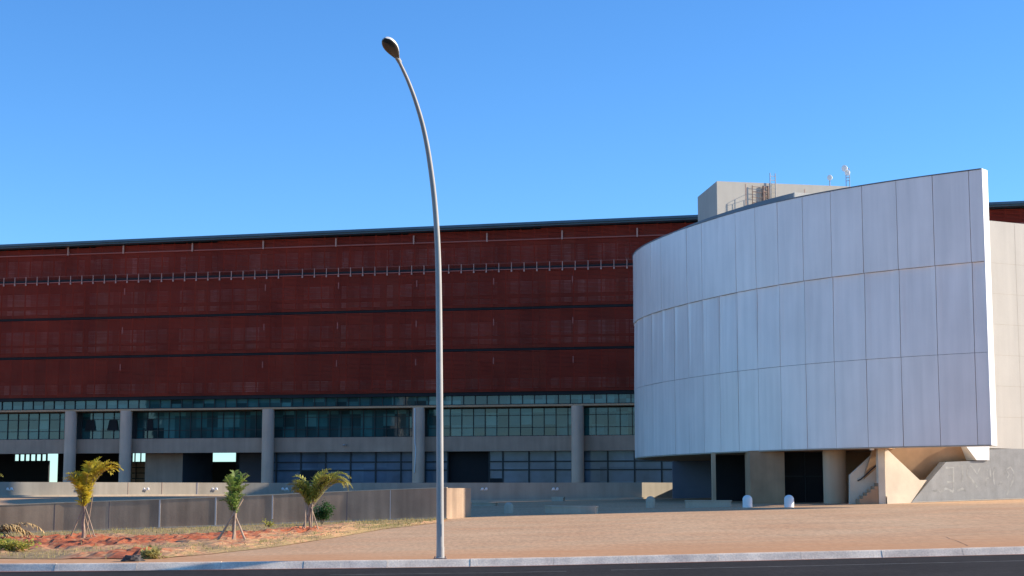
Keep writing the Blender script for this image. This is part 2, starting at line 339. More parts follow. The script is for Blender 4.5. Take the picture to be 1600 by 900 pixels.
m = bpy.data.materials.new('red_soil_and_dry_turf'); m.use_nodes = True; t = m.node_tree; N = t.nodes; L = t.links; bs = N['Principled BSDF']; bs.inputs['Roughness'].default_value = .95
vc = N.new('ShaderNodeVertexColor'); vc.layer_name = 'soil'
tc = N.new('ShaderNodeTexCoord'); nn = N.new('ShaderNodeTexNoise'); nn.inputs['Scale'].default_value = 3.0; nn.inputs['Detail'].default_value = 8; L.new(tc.outputs['Object'], nn.inputs['Vector'])
ad = N.new('ShaderNodeMath'); ad.operation = 'ADD'; L.new(vc.outputs['Color'], ad.inputs[0])
sb = N.new('ShaderNodeMath'); sb.operation = 'MULTIPLY_ADD'; sb.inputs[1].default_value = 1.6; sb.inputs[2].default_value = -0.8; L.new(nn.outputs['Fac'], sb.inputs[0]); L.new(sb.outputs[0], ad.inputs[1])
cr = N.new('ShaderNodeValToRGB'); e = cr.color_ramp.elements
e[0].position = 0.15; e[0].color = (0.31, 0.21, 0.09, 1); e[1].position = 0.95; e[1].color = (0.32, 0.078, 0.026, 1)
x = e.new(0.5); x.color = (0.40, 0.225, 0.115, 1)
L.new(ad.outputs[0], cr.inputs[0])
n3 = N.new('ShaderNodeTexNoise'); n3.inputs['Scale'].default_value = 9; n3.inputs['Detail'].default_value = 6; L.new(tc.outputs['Object'], n3.inputs['Vector'])
mr = N.new('ShaderNodeMapRange'); mr.inputs[1].default_value = .3; mr.inputs[2].default_value = .7; mr.inputs[3].default_value = .7; mr.inputs[4].default_value = 1.3; L.new(n3.outputs['Fac'], mr.inputs[0])
v = N.new('ShaderNodeVectorMath'); v.operation = 'MULTIPLY'; L.new(cr.outputs[0], v.inputs[0]); L.new(mr.outputs[0], v.inputs[1]); L.new(v.outputs[0], bs.inputs['Base Color'])
M['bed'] = m
bed = b.build('planting_bed', 'bed', smooth=False); tag(bed, kind='structure')
ca = bed.data.color_attributes.new('soil', 'FLOAT_COLOR', 'POINT')
ca.data.foreach_set('color', [c for p in vs for c in ((soilmask(p[0], p[1]),) * 3 + (1,))])
# grass tufts on the bed
b = MB(); rg = random.Random(11); cnt = 0
while cnt < 10000:
    X = rg.uniform(-33, -3.1); ya, yb = float(np.interp(X, ex, ey)), yw(X) - .05
    Y = rg.uniform(ya, yb) if yb > ya else yb
    k = soilmask(X, Y)
    if k > 0.4 and rg.random() < 0.93: continue
    clump = mn.noise(Vector((X * .9, Y * .5, 20)))
    if clump < -0.25 and rg.random() < 0.8: continue
    hgt = rg.uniform(.04, .11) * (1 + max(0, clump) * 1.5); a = rg.uniform(0, 6.28); w_ = 0.012
    z = bedh(X, Y) - .01; lx, ly = rg.uniform(-.05, .05), rg.uniform(-.05, .05)
    b.add([(X - w_ * math.cos(a), Y - w_ * math.sin(a), z), (X + w_ * math.cos(a), Y + w_ * math.sin(a), z), (X + lx, Y + ly, z + hgt)], [(0, 1, 2)]); cnt += 1
tag(b.build('grass', 'grass'), 'short dry grass on the bed around the red soil', 'grass', kind='stuff')

# ---------------------------------------------------------------- retaining wall by the bed
rwall = empty('retaining_wall', (rw[4].x, rw[4].y, 0), 'dark stained concrete retaining wall rising to the right behind the young palms', 'wall')
b = MB(); ret = Vector((-1.95, 79.4))
ftop = [(p.x, p.y, p.z) for p in rw]; fbot = [(p.x, p.y, g(p.x, p.y) - .4) for p in rw]
zt_end = rw[-1].z
back = [Vector((p.x, p.y + 0.32)) for p in rw[:-1]] + [Vector((rw[-1].x - 0.0, rw[-1].y + .9))]
back_end = Vector((ret.x - 0.34, ret.y + .02))
plan = [(p.x, p.y, p.z) for p in rw] + [(ret.x, ret.y, zt_end), (back_end.x, back_end.y, zt_end)] + [(q.x, q.y, p.z) for q, p in list(zip(back, rw))[::-1]]
n = len(plan)
# quads along the run so that the sloping top stays planar
k = len(rw)
for i in range(k - 1):
    a0, a1 = rw[i], rw[i + 1]; c0, c1 = back[i], back[i + 1]
    zb0, zb1 = g(a0.x, a0.y) - .4, g(a1.x, a1.y) - .4
    vs = [(a0.x, a0.y, zb0), (a1.x, a1.y, zb1), (c1.x, c1.y, zb1), (c0.x, c0.y, zb0), (a0.x, a0.y, a0.z), (a1.x, a1.y, a1.z), (c1.x, c1.y, a1.z), (c0.x, c0.y, a0.z)]
    fs = [(4, 5, 6, 7), (0, 1, 5, 4), (2, 3, 7, 6)]
    if i == 0: fs.append((3, 0, 4, 7))
    b.add(vs, fs)
zb = g(-2.5, 78) - .4
a0 = rw[-1]; b.add([(a0.x, a0.y, zb), (ret.x, ret.y, zb), (back_end.x, back_end.y, zb), (back[-1].x, back[-1].y, zb), (a0.x, a0.y, zt_end), (ret.x, ret.y, zt_end), (back_end.x, back_end.y, zt_end), (back[-1].x, back[-1].y, zt_end)],
                   [(4, 5, 6, 7), (0, 1, 5, 4), (1, 2, 6, 5), (2, 3, 7, 6)])
b.build('wall_face', 'conc_dark', rwall)
b = MB()
for i in range(k - 1):
    a0, a1 = rw[i], rw[i + 1]; c0, c1 = back[i], back[i + 1]
    b.add([(a0.x, a0.y - .02, a0.z + .003), (a1.x, a1.y - .02, a1.z + .003), (c1.x, c1.y + .02, a1.z + .003), (c0.x, c0.y + .02, a0.z + .003),
           (a0.x, a0.y - .02, a0.z + .04), (a1.x, a1.y - .02, a1.z + .04), (c1.x, c1.y + .02, a1.z + .04), (c0.x, c0.y + .02, a0.z + .04)],
          [(3, 2, 1, 0), (4, 5, 6, 7), (0, 1, 5, 4), (2, 3, 7, 6), (3, 0, 4, 7), (1, 2, 6, 5)])
b.build('coping', 'conc_light', rwall)
def rwtop(X): return float(np.interp(X, [p.x for p in rw], [p.z for p in rw]))
for px, wd in ((262, .07), (345, .07), (430, .06), (610, .035)):
    X = (px - 800) / F * 75.8 / 1.0; X = X * 1.007; Y = yw(X)
    b = MB(); b.box((X - wd / 2, Y - .012, g(X, Y) - .1), (X + wd / 2, Y + .02, rwtop(X) - .0)); b.build('joint_seal', 'seal', rwall)
b = MB()
for px in (100, 180, 540, 480):
    X = (px - 800) / F * 75.4; Y = yw(X); b.box((X - .012, Y - .004, g(X, Y) - .1), (X + .012, Y + .02, rwtop(X)))
b.build('formwork_groove', 'seam', rwall)
# concrete footing strip along the bed side
b = MB()
for i in range(k - 1):
    a0, a1 = rw[i], rw[i + 1]; z0, z1 = g(a0.x, a0.y) + .1, g(a1.x, a1.y) + .1
    b.add([(a0.x, a0.y - .14, z0 - .3), (a1.x, a1.y - .14, z1 - .3), (a1.x, a1.y - .14, z1), (a0.x, a0.y - .14, z0), (a1.x, a1.y + .01, z1), (a0.x, a0.y + .01, z0)], [(0, 1, 2, 3), (3, 2, 4, 5)])
b.build('footing', 'conc_light', rwall)

# ---------------------------------------------------------------- parapet wall of the upper drive
pp = [(-200, 112), (-80, 116), (0, 118), (80, 119.8), (150, 121.5), (230, 123.8), (305, 126), (360, 127.4), (420, 128.3), (500, 128.8), (690, 127.6), (850, 126), (1003, 124.5), (1120, 129.6)]
P = [at(a, 755, Y) for a, Y in pp]; ZP = 2.36
par = empty('parapet_wall', (P[6].x, P[6].y, 0), 'long low pale concrete parapet in front of the red hall, its right half in shade', 'wall')
b = MB()
for i in range(len(P) - 1):
    a, c = P[i], P[i + 1]
    dz = 0.10 if i < 3 else 0.0
    vs = [(a.x, a.y, 0), (c.x, c.y, 0), (c.x, c.y + .25, 0), (a.x, a.y + .25, 0)]
    b.add([(x, y, 0.2) for x, y, _ in vs] + [(x, y, ZP) for x, y, _ in vs], [(4, 5, 6, 7), (0, 1, 5, 4), (2, 3, 7, 6)] + ([(3, 0, 4, 7)] if i == 0 else []) + ([(1, 2, 6, 5)] if i == len(P) - 2 else []))
b.build('wall_face', 'parapet', par)
b = MB()
for i in range(len(P) - 1):
    a, c = P[i], P[i + 1]
    b.add([(a.x, a.y - .35, .3), (c.x, c.y - .35, .3), (c.x, c.y - .35, terrain(c.x, c.y) + .12), (a.x, a.y - .35, terrain(a.x, a.y) + .12), (c.x, c.y + .01, terrain(c.x, c.y) + .12), (a.x, a.y + .01, terrain(a.x, a.y) + .12)], [(0, 1, 2, 3), (3, 2, 4, 5)])
b.build('plinth', 'conc_light', par)
def ppt(px):
    Y = float(np.interp(px, [a for a, _ in pp], [Y for _, Y in pp])); return at(px, 764, Y)
for px in (200, 253, 308):
    q = ppt(px); b = MB(); wd = .05 if px == 308 else .02; b.box((q.x - wd, q.y - .02, 1.0), (q.x + wd, q.y + .1, ZP - .001)); b.build('joint', 'seal' if px == 308 else 'conc_grey', par)
for px in (-95, 15, 122, 228, 335, 445, 757, 868):
    q = ppt(px); b = MB()
    for s in (-.15, .15):
        b.lathe([(0.0, -.1), (.07, -.09), (.11, -.03), (.11, .0)], (0, 0, 0), 14)
        for i in range(len(b.v) - 56, len(b.v)):
            x, y, z = b.v[i]; b.v[i] = (q.x + s + x, q.y + z - .02, q.z + y)
    b.box((q.x - .3, q.y - .03, q.z - .1), (q.x + .3, q.y + .02, q.z - .04))
    b.build('wall_light', 'white', par)

# ---------------------------------------------------------------- conference hall (red louvred building)
A = Vector((-49.55, 160.0, 0)); D = Vector((60.4, -13.2, 0)).normalized(); W = Vector((-D.y, D.x, 0))   # W points into the building
def fp(u, w_, z): return A + D * u + W * w_ + Vector((0, 0, z))
def T(p): return fp(p.x, p.y, p.z)
def U(px, w_=0.0, z=8.0):
    a = A + W * w_; kk = (px - 800) / F / (math.cos(PITCH) + (z - EYE) / 152 * math.sin(PITCH))
    return (kk * a.y - a.x) / (D.x - kk * D.y)
hall = empty('conference_hall', fp(0, 0, 1), 'long hall clad in dark red louvres above a glazed ground floor on round columns', 'building')
U0, U1 = -28.0, 118.0
def rooftop(u): return 25.5 + 0.0075 * u
bands = [(21.98, 26.1, 0.75), (18.28, 21.7, 0.0), (14.55, 18.03, 0.0), (10.62, 14.3, 0.0)]
rr = random.Random(5)
for bi, (z0, z1, ww) in enumerate(bands):
    b = MB(); p = 0.115; n = int((z1 - z0) / p)
    for i in range(n):
        z = z0 + (z1 - z0) * i / n
        u = U0
        while u < U1:
            ue = min(U1, u + 6.25); jz = rr.uniform(-.006, .006); jw = rr.uniform(-.006, .006)
            if z > rooftop(u) - .5: u = ue; continue
            b.box((u + .006, ww + jw, z + jz), (ue - .006, ww + .05 + jw, z + p * 0.68 + jz), T); u = ue
    b.build('louvre_screen', 'red', hall)
    b = MB()
    u = U0 + .6
    while u < U1: b.box((u - .04, ww + .06, z0), (u + .04, ww + .2, min(z1, rooftop(u) - .42)), T); u += 1.25
    u = U0 + .6
    b.build('louvre_carrier', 'red', hall)
# ribs and edge trims of the louvre bands
b = MB(); b.box((U0, .62, 24.40), (U1, .74, 24.5), T); b.box((U0, -.03, 21.62), (U1, .02, 21.70), T);
b.build('trim_rib', 'redrib', hall)
for px in (-30, 92, 180, 290, 403, 519, 643, 760, 880, 1000):
    u = U(px, .6, 24); b = MB(); b.box((u - .06, .55, 24.35), (u + .06, .7, 25.15), T); b.build('bracket', 'post', hall)
for zz, a in ((20.1, 1), (16.4, 1), (12.9, 1)):
    for px in (403, 519, 643, 765, 890, 180): 
        u = U(px + 6, 0, zz); b = MB(); b.box((u - .05, -.03, zz + .2), (u + .05, -.006, zz + .8), T); b.build('splice_plate', 'redrib', hall)
# office front behind the louvres with floor edges
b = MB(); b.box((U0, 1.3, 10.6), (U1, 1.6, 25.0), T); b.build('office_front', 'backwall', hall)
for za, zb_ in ((11.0, 11.9), (15.0, 15.55), (15.8, 17.0), (18.7, 19.2), (19.5, 20.7), (22.4, 24.0)):
    b = MB(); b.box((U0 + .1, 1.22, za), (U1 - .1, 1.29, zb_), T); b.build('office_window', 'winstrip', hall)
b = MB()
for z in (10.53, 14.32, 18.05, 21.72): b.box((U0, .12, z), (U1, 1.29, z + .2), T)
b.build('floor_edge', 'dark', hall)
# guard rail on the walkway of the second slot
b = MB(); u = U0 + .3; i = 0
while u < U1:
    if i % 31 != 18:
        b.box((u - .028, -.12, 21.55), (u + .028, -.06, 22.26), T)
        b.box((u - .06, -.13, 21.42), (u + .06, -.035, 21.6), T)
    u += 1.17; i += 1
b.box((U0, -.10, 22.21), (U1, -.08, 22.24), T, mi=1); b.build('guard_rail', ['post', 'redrib'], hall)
# roof
b = MB()
vs = []
for u in (U0, U1):
    zt = rooftop(u); vs += [fp(u, -.1, zt - .36), fp(u, -.1, zt - .22), fp(u, -.35, zt - .22), fp(u, -.35, zt), fp(u, 28, zt + .2), fp(u, 28, zt - .37), fp(u, .5, zt - .37)]
n = 7; b.add(vs, [(i, (i + 1) % n, n + (i + 1) % n, n + i) for i in range(n)] + [tuple(range(n))[::-1], tuple(range(n, 2 * n))])
b.build('roof_edge', 'fascia', hall)
b = MB(); b.box((U0 + .02, 26.0, 6.3), (U1 - .02, 26.4, 25.2), T); b.box((U0, 1.65, 9.6), (U0 + .3, 26, 25.2), T); b.box((U1 - .3, 1.65, 1), (U1, 26, 25.2), T)
b.build('rear_wall', 'conc_grey', hall)
# clerestory strip, slab, upper glazing
def window(u0, u1, w_, z0, z1, step, rows, gm='glass', bar=.05, depth=.10, first=None, name='window'):
    f = MB(); u = u0; us = [u0]
    u = (first if first is not None else u0 + step)
    while u < u1 - .15: us.append(u); u += step
    us.append(u1)
    for u in us: f.box((u - bar / 2, w_ - depth, z0), (u + bar / 2, w_ + .06, z1), T)
    for z in [z0 + bar / 2, z1 - bar / 2] + list(rows): f.box((u0 + .001, w_ - depth * .8, z - bar / 2), (u1 - .001, w_ + .05, z + bar / 2), T)
    fo = f.build(name, 'frame', hall)
    gl = MB(); rz = [z0] + sorted(rows) + [z1]
    for i in range(len(us) - 1):
        for j in range(len(rz) - 1):
            t1, t2 = rr.uniform(-.003, .003), rr.uniform(-.003, .003)
            gl.add([fp(us[i], w_ + t1, rz[j]), fp(us[i + 1], w_ - t1, rz[j]), fp(us[i + 1], w_ - t1 + t2, rz[j + 1]), fp(us[i], w_ + t1 + t2, rz[j + 1])], [(0, 1, 2, 3)])
    gl.build('pane', gm, fo)
    return fo
uR = U(1116)
window(U0, U1, .55, 9.47, 10.5, 1.09, [], bar=.06, name='clerestory_strip')
b = MB(); b.box((U0, -.15, 9.27), (U1, 1.7, 9.43), T); b.build('slab_edge', 'slab', hall)
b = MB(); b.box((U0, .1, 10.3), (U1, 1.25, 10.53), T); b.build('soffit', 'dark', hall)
cols = [(-205, 1), (-110, 1), (114, 1), (200, 1), (421, 1), (655, 1), (902, 1), (1165, 1), (1430, 1), (1700, 1)]
for px, _ in cols:
    u = U(px, .1); b = MB(); c = fp(u, .1, 0)
    b.lathe([(.56, .5), (.56, 6.0), (.575, 6.0), (.575, 6.03), (.56, 6.03), (.56, 9.265)], (c.x, c.y, 0), 32); b.build('column', 'column', hall, smooth=True)
for a, c in ((-110, 105), (132, 191), (217, 412), (430, 645), (668, 893), (912, 1155), (1176, 1420), (1440, 1690)):
    window(U(a, 1.5), U(c, 1.5), 1.5, 6.68, 9.2, 1.09, [7.45, 8.55])
b = MB()
for a, c in ((-205, -110), (105, 132), (191, 217), (412, 430), (645, 668), (893, 912), (1155, 1176), (1420, 1440), (1690, 1800)): b.box((U(a, 1.5) - .0, 1.56, 6.68), (U(c, 1.5), 1.8, 9.2), T)
b.box((U0, 1.75, 6.3), (U1, 2.0, 9.2), T)
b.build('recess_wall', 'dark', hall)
b = MB(); b.box((U0, .85, 5.32), (U1, 1.7, 6.66), T); b.build('beam', 'conc_grey', hall)
# dark shapes painted as reflections in the small bay and next one
for px, wd in ((143, 1), (178, 1), (236, .6)):
    u = U(px, 1.3); b = MB(); b.slab([fp(u - .55 * wd, 1.38, 7.5), fp(u + .6 * wd, 1.38, 7.5), fp(u + .42 * wd, 1.38, 8.5), fp(u - .3 * wd, 1.38, 8.5)], W * .02); b.build('dark_reflection', 'dark', hall)
# ground floor
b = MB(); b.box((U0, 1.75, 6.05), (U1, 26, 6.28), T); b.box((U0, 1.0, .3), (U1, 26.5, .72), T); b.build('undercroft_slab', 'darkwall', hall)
GZ = 0.75
for a, c, fst in ((430, 647, 436), (666, 701, None), (765, 893, 786), (911, 1052, 948)):
    u0, u1 = U(a, 1.75, 4), U(c, 1.75, 4); window(u0, u1, 1.75, GZ, 5.9, U(474, 1.75, 4) - U(436, 1.75, 4), [3.65, 4.4], 'glassblue', .12, first=U(fst, 1.75, 4) if fst else None)
for px0, px1, z0, z1 in ((474, 509, GZ, 3.62), (512, 547, GZ, 1.95 + .7), (766, 785, GZ, 2.9)):
    u0, u1 = U(px0, 1.7, 3), U(px1, 1.7, 3); b = MB(); b.box((u0, 1.66, z0), (u1, 1.72, z1), T); b.build('open_shutter', 'dark', hall)
def wallpx(name, a, c, w_, z0, z1, m, thick=.3):
    b = MB(); b.box((U(a, w_, 4), w_, z0), (U(c, w_, 4), w_ + thick, z1), T); return b.build(name, m, hall)
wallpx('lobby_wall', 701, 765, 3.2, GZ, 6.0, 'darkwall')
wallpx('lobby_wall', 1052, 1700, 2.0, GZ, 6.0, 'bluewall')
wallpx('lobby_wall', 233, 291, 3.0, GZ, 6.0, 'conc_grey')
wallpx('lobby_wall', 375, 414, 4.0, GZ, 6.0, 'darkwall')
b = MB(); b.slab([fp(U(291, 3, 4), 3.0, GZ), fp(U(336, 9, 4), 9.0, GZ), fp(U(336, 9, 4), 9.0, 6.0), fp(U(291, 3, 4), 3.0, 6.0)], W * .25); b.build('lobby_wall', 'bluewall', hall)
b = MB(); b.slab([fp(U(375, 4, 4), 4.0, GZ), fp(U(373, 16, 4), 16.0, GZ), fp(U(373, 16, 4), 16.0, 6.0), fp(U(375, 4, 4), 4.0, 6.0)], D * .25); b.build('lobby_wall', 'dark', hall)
# rear of the undercroft: solid with real openings to the open air behind
BW = 25.0
def back(a, c, z0, z1, m='dark'): return wallpx('rear_lobby_wall', a, c, BW, z0, z1, m)
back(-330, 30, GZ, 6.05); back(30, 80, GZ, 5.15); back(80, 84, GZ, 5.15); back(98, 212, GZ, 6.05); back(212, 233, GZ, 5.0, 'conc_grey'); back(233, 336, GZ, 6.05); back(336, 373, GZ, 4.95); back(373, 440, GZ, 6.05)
wallpx('rear_lobby_wall', 30, 80, BW, 5.85, 6.05, 'dark')
b = MB()
for px in (38.5, 47, 55, 64, 72.5, 80.5): u = U(px, BW, 5); b = MB(); b.box((u - .1, BW - .1, 5.1), (u + .1, BW, 6.0), T); b.build('rear_mullion', 'frame', hall)
for px in (217, 226): u = U(px, BW, 5); b = MB(); b.box((u - .06, BW - .1, 4.9), (u + .06, BW, 6.0), T); b.build('rear_mullion', 'frame', hall)
b = MB()
for z in (1.3, 1.9, 2.5, 3.1, 3.7, 4.3, 4.9): b.box((U(212, BW), BW - .08, z), (U(233, BW), BW - .02, z + .1), T)
b.box((U(217, BW), BW - .09, 1.0), (U(218, BW), BW - .01, 5.0), T); b.build('rear_shutter', 'frame', hall)
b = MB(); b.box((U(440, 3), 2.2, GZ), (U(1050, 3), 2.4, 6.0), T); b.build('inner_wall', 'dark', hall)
# white conduit on one column, floodlight on the beam
b = MB(); c = fp(U(652, .1) - .02, .1 - .585, 0)
b.tube([c + Vector((0, 0, 9.2)), c + Vector((0, 0, 7.2)), c + Vector((.02, 0, 6)), c + Vector((.09, 0, 5.6)), c + Vector((.07, 0, 4.8)), c + Vector((-.02, 0, 3.4))], .05); b.build('conduit', 'pipe', hall)
b = MB(); c = fp(U(541, .8, 6), .62, 5.95); b.lathe([(0, -.1), (.12, -.08), (.17, .0), (.12, .06), (0.02, .08)], c, 16); b.box((c.x - .05, c.y, c.z), (c.x + .05, c.y + .4, c.z + .1)); b.build('beam_light', 'galv', hall, smooth=True)

# ---------------------------------------------------------------- curved pavilion
ZB, Z1, Z2, ZT = 3.94, 8.5, 13.04, 17.68
raw = [(23.56, 82), (20.25, 84.75), (17.72, 87.6), (15.45, 90.6), (13.5, 93.8), (11.85, 97.6), (10.42, 101.5), (9.35, 105.2), (8.68, 109.2), (8.38, 113.2), (8.75, 116.2), (10.3, 119.4), (12.9, 122.0), (16.2, 124.0)]
ra = np.array(raw); arc = np.concatenate([[0], np.cumsum(np.hypot(*np.diff(ra, axis=0).T))])
cxp = np.polyfit(arc, ra[:, 0], 6); cyp = np.polyfit(arc, ra[:, 1], 6)
def cv(s_): return Vector((np.polyval(cxp, s_), np.polyval(cyp, s_), 0))
def cnrm(s_):                                          # outward normal
    t = (cv(s_ + .05) - cv(s_ - .05)).normalized(); return Vector((-t.y, t.x, 0)) if Vector((-t.y, t.x, 0)).dot(Vector((-1, -1, 0))) > 0 else Vector((t.y, -t.x, 0))
def cn(s_):
    t = (cv(s_ + .05) - cv(s_ - .05)).normalized(); return Vector((t.y, -t.x, 0)) if (t.y * -1) > 0 else Vector((-t.y, t.x, 0))
LEN = float(arc[-1])
pav = empty('curved_pavilion', (16, 95, 1), 'pale wing wrapped by a tall curved screen of white metal panels', 'building')
seams = [0.0, 0.75]
while seams[-1] + 2.03 < LEN: seams.append(seams[-1] + 2.03)
seams.append(LEN)
rp = random.Random(9)
def curvewall(mb, s0, s1, off0, off1, z0, z1, n=None):
    n = n or max(2, int((s1 - s0) / .7)); ss = [s0 + (s1 - s0) * i / n for i in range(n + 1)]
    vs = []
    for s_ in ss:
        c, nn_ = cv(s_), cnrm(s_)
        a, q = c + nn_ * off0, c + nn_ * off1
        vs += [(a.x, a.y, z0), (a.x, a.y, z1), (q.x, q.y, z1), (q.x, q.y, z0)]
    fs = []
    for i in range(n):
        for j in range(4): fs.append((4 * i + j, 4 * i + (j + 1) % 4, 4 * i + 4 + (j + 1) % 4, 4 * i + 4 + j))
    fs += [(0, 3, 2, 1), tuple(4 * n + j for j in range(4))]
    mb.add(vs, fs)
b = MB(); curvewall(b, 0.04, LEN, -.105, -.075, ZB + .03, ZT - .05); b.build('screen_backing', 'seam', pav)
for z0, z1, o0, o1 in ((ZB, Z1, .055, .055), (Z1, Z2, .07, .01), (Z2, ZT, .075, .075)):
    b = MB(); o0b = o0
    for i in range(len(seams) - 1):
        sa, sb_ = seams[i] + (.018 if i else 0), seams[i + 1] - .018
        a, c = cv(sa), cv(sb_); na, nc = cnrm(sa), cnrm(sb_)
        j1, j2 = rp.uniform(-.012, .012), rp.uniform(-.012, .012)
        mid = (a + c) / 2; bulge = cv((sa + sb_) / 2) - mid
        prof = []
        m_ = 6
        for kk in range(m_ + 1):
            tt = kk / m_; base_ = a.lerp(c, tt) + bulge * (1 - (2 * tt - 1) ** 2) * .75; nn_ = na.lerp(nc, tt).normalized()
            dish = (0.055 * (1 - (2 * tt - 1) ** 4) if z0 == Z1 else 0)
            lo, hi = base_ + nn_ * (o0 + j1), base_ + nn_ * (o1 + j2 - dish)
            prof.append((lo, hi, base_ - nn_ * .068))
        vs = []
        for lo, hi, bk in prof: vs += [(lo.x, lo.y, z0 + .008), (hi.x, hi.y, z1 - .010), (bk.x, bk.y, z1 - .010), (bk.x, bk.y, z0 + .008)]
        fs = [(4 * q + r_, 4 * q + (r_ + 1) % 4, 4 * q + 4 + (r_ + 1) % 4, 4 * q + 4 + r_) for q in range(m_) for r_ in range(4)] + [(0, 3, 2, 1), tuple(4 * m_ + r_ for r_ in range(4))]
        b.add(vs, fs)
    b.build('panel_row', 'white_metal', pav)
# concrete/metal fin behind the panels and its white end
b = MB(); curvewall(b, 0.0, LEN, -.55, -.11, ZB - .0, ZT - .02); b.build('screen_wall', 'white', pav)
c0 = cv(0); n0 = cnrm(0); t0 = (cv(0.1) - cv(0)).normalized()
b = MB(); p0 = c0 + n0 * .10; p1 = c0 - n0 * .56
q = [(p0 - t0 * .05), (p1 - t0 * .05), (p1 - t0 * .005), (p0 - t0 * .005)]
b.prism([(v_.x, v_.y) for v_ in q], ZB - .03, ZT + .03); b.build('end_cap', 'white', pav)
b = MB(); curvewall(b, 0.0, LEN, -.58, .11, ZT + .003, ZT + .05); b.build('screen_coping', 'roofgrey', pav)
b = MB(); curvewall(b, 0.0, LEN, -.5, .05, ZB - .06, ZB - .004); b.build('bottom_trim', 'conc_light', pav)
# inner rim with a pale return
def s_at_px(px):
    best = min(range(2000), key=lambda i: abs(cv(LEN * i / 2000).x / cv(LEN * i / 2000).y - (px - 800) / F / (math.cos(PITCH) + .175 * math.sin(PITCH)))); return LEN * best / 2000
sr = s_at_px(1222)
b = MB(); curvewall(b, sr, LEN, -2.4, -1.5, 15.8, 18.42); b.build('inner_rim', 'roofgrey', pav)
ci = cv(sr) - cnrm(sr) * 1.45; b = MB()
d_ = Vector((.93, .36, 0)); pa = [ci, ci + d_ * 6, ci + d_ * 6 + Vector((-.1, .3, 0)), ci + Vector((-.1, .5, 0))]
b.prism([(v_.x, v_.y) for v_ in pa], 15.8, 18.43); b.build('rim_return', 'beige', pav)
# body volumes
Wn = Vector((.463, -.886, 0)); Wd = Vector((.886, .463, 0)); W0 = Vector((26.5, 91.0, 0))
crv = [cv(s_at_px(1383) + (LEN - s_at_px(1383)) * i / 24) - cnrm(s_at_px(1383) + (LEN - s_at_px(1383)) * i / 24) * .57 for i in range(25)]
bodyA = [(p.x, p.y) for p in crv] + [(18.0, 125.2), (27, 126.3), (21.0, 90.0)]
b = MB(); b.prism(bodyA[::-1], ZB - .02, 17.3); b.build('main_volume', 'beige', pav)
b = MB(); b.prism([(17.5, 128.2), (17.5, 150), (27, 150), (27, 129.4)][::-1], ZB - .02, 17.3); b.build('unseen_rear_volume', 'beige', pav)  # unseen; placed to shade the parapet and leave a gap for the sun
pW = [W0 - Wd * .9, W0 + Wd * 34, Vector((54, 129.5, 0)), Vector((27.2, 126.3, 0)), Vector((22.0, 90.6, 0))]
ztw = on_plane(1575, 347.5, W0, Wn).z
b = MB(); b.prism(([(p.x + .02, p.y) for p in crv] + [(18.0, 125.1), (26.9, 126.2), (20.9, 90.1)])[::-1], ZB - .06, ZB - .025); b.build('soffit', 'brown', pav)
b = MB(); b.prism([(v_.x, v_.y) for v_ in pW], 4.0, ztw); b.build('side_wing', 'beige', pav)
# cladding joints on the side wing
b = MB()
for z in (5.7, 7.4, 9.1, 10.8, 12.5, 14.2): b.slab([W0 + Wn * .002 + Vector((0, 0, z)), W0 + Wd * 33 + Wn * .002 + Vector((0, 0, z)), W0 + Wd * 33 + Wn * .002 + Vector((0, 0, z + .012)), W0 + Wn * .002 + Vector((0, 0, z + .012))], Wn * .002)
for i in range(1, 22): q = W0 + Wd * (1.55 * i + .2) + Wn * .002; b.slab([q + Vector((0, 0, 4.02)), q + Wd * .012 + Vector((0, 0, 4.02)), q + Wd * .012 + Vector((0, 0, ztw - .05)), q + Vector((0, 0, ztw - .05))], Wn * .002)
b.build('wall_joint', 'conc_light', pav)
def wpoly(pts, off=0.0): return [on_plane(a, c, W0 + Wn * off, Wn) for a, c in pts]
def wslab(name, pts, m, off=0.0, th=.3):
    b = MB(); b.slab(wpoly(pts, off), -Wn * th); return b.build(name, m, pav)
far = W0 + Wd * 34
b = MB(); gp = wpoly([(1420, 790), (1478, 722), (1546.5, 719), (1546.5, 702)]); gp += [Vector((W0.x, W0.y, 4.0)) + Wd * 1.0, Vector((far.x, far.y, 3.998)), Vector((far.x, far.y, .4))]
b.slab(gp, -Wn * .5); b.build('base_wall', 'granite', pav)
wslab('stair_side_wall', [(1383, 699), (1437, 750), (1448, 750), (1420, 790), (1383, 790)], 'cream', .03, .25)
wslab('support_block', [(1504, 690), (1546, 688), (1546, 719), (1526, 719)], 'white', .12, 1.2)
# sloping soffit behind the opening
a0, a1 = on_plane(1372, 699, W0, Wn), on_plane(1560, 690, W0, Wn); a0.z = a1.z = 4.05
bk = -Wn * 2.0
b = MB(); b.slab([a0 + Wn * .0 - Wn * .3, a1 - Wn * .3, a1 + bk + Vector((0, 0, -3.2)), a0 + bk + Vector((0, 0, -3.2))], Vector((0, 0.12, .12))); b.build('sloping_soffit', 'soffit', pav)
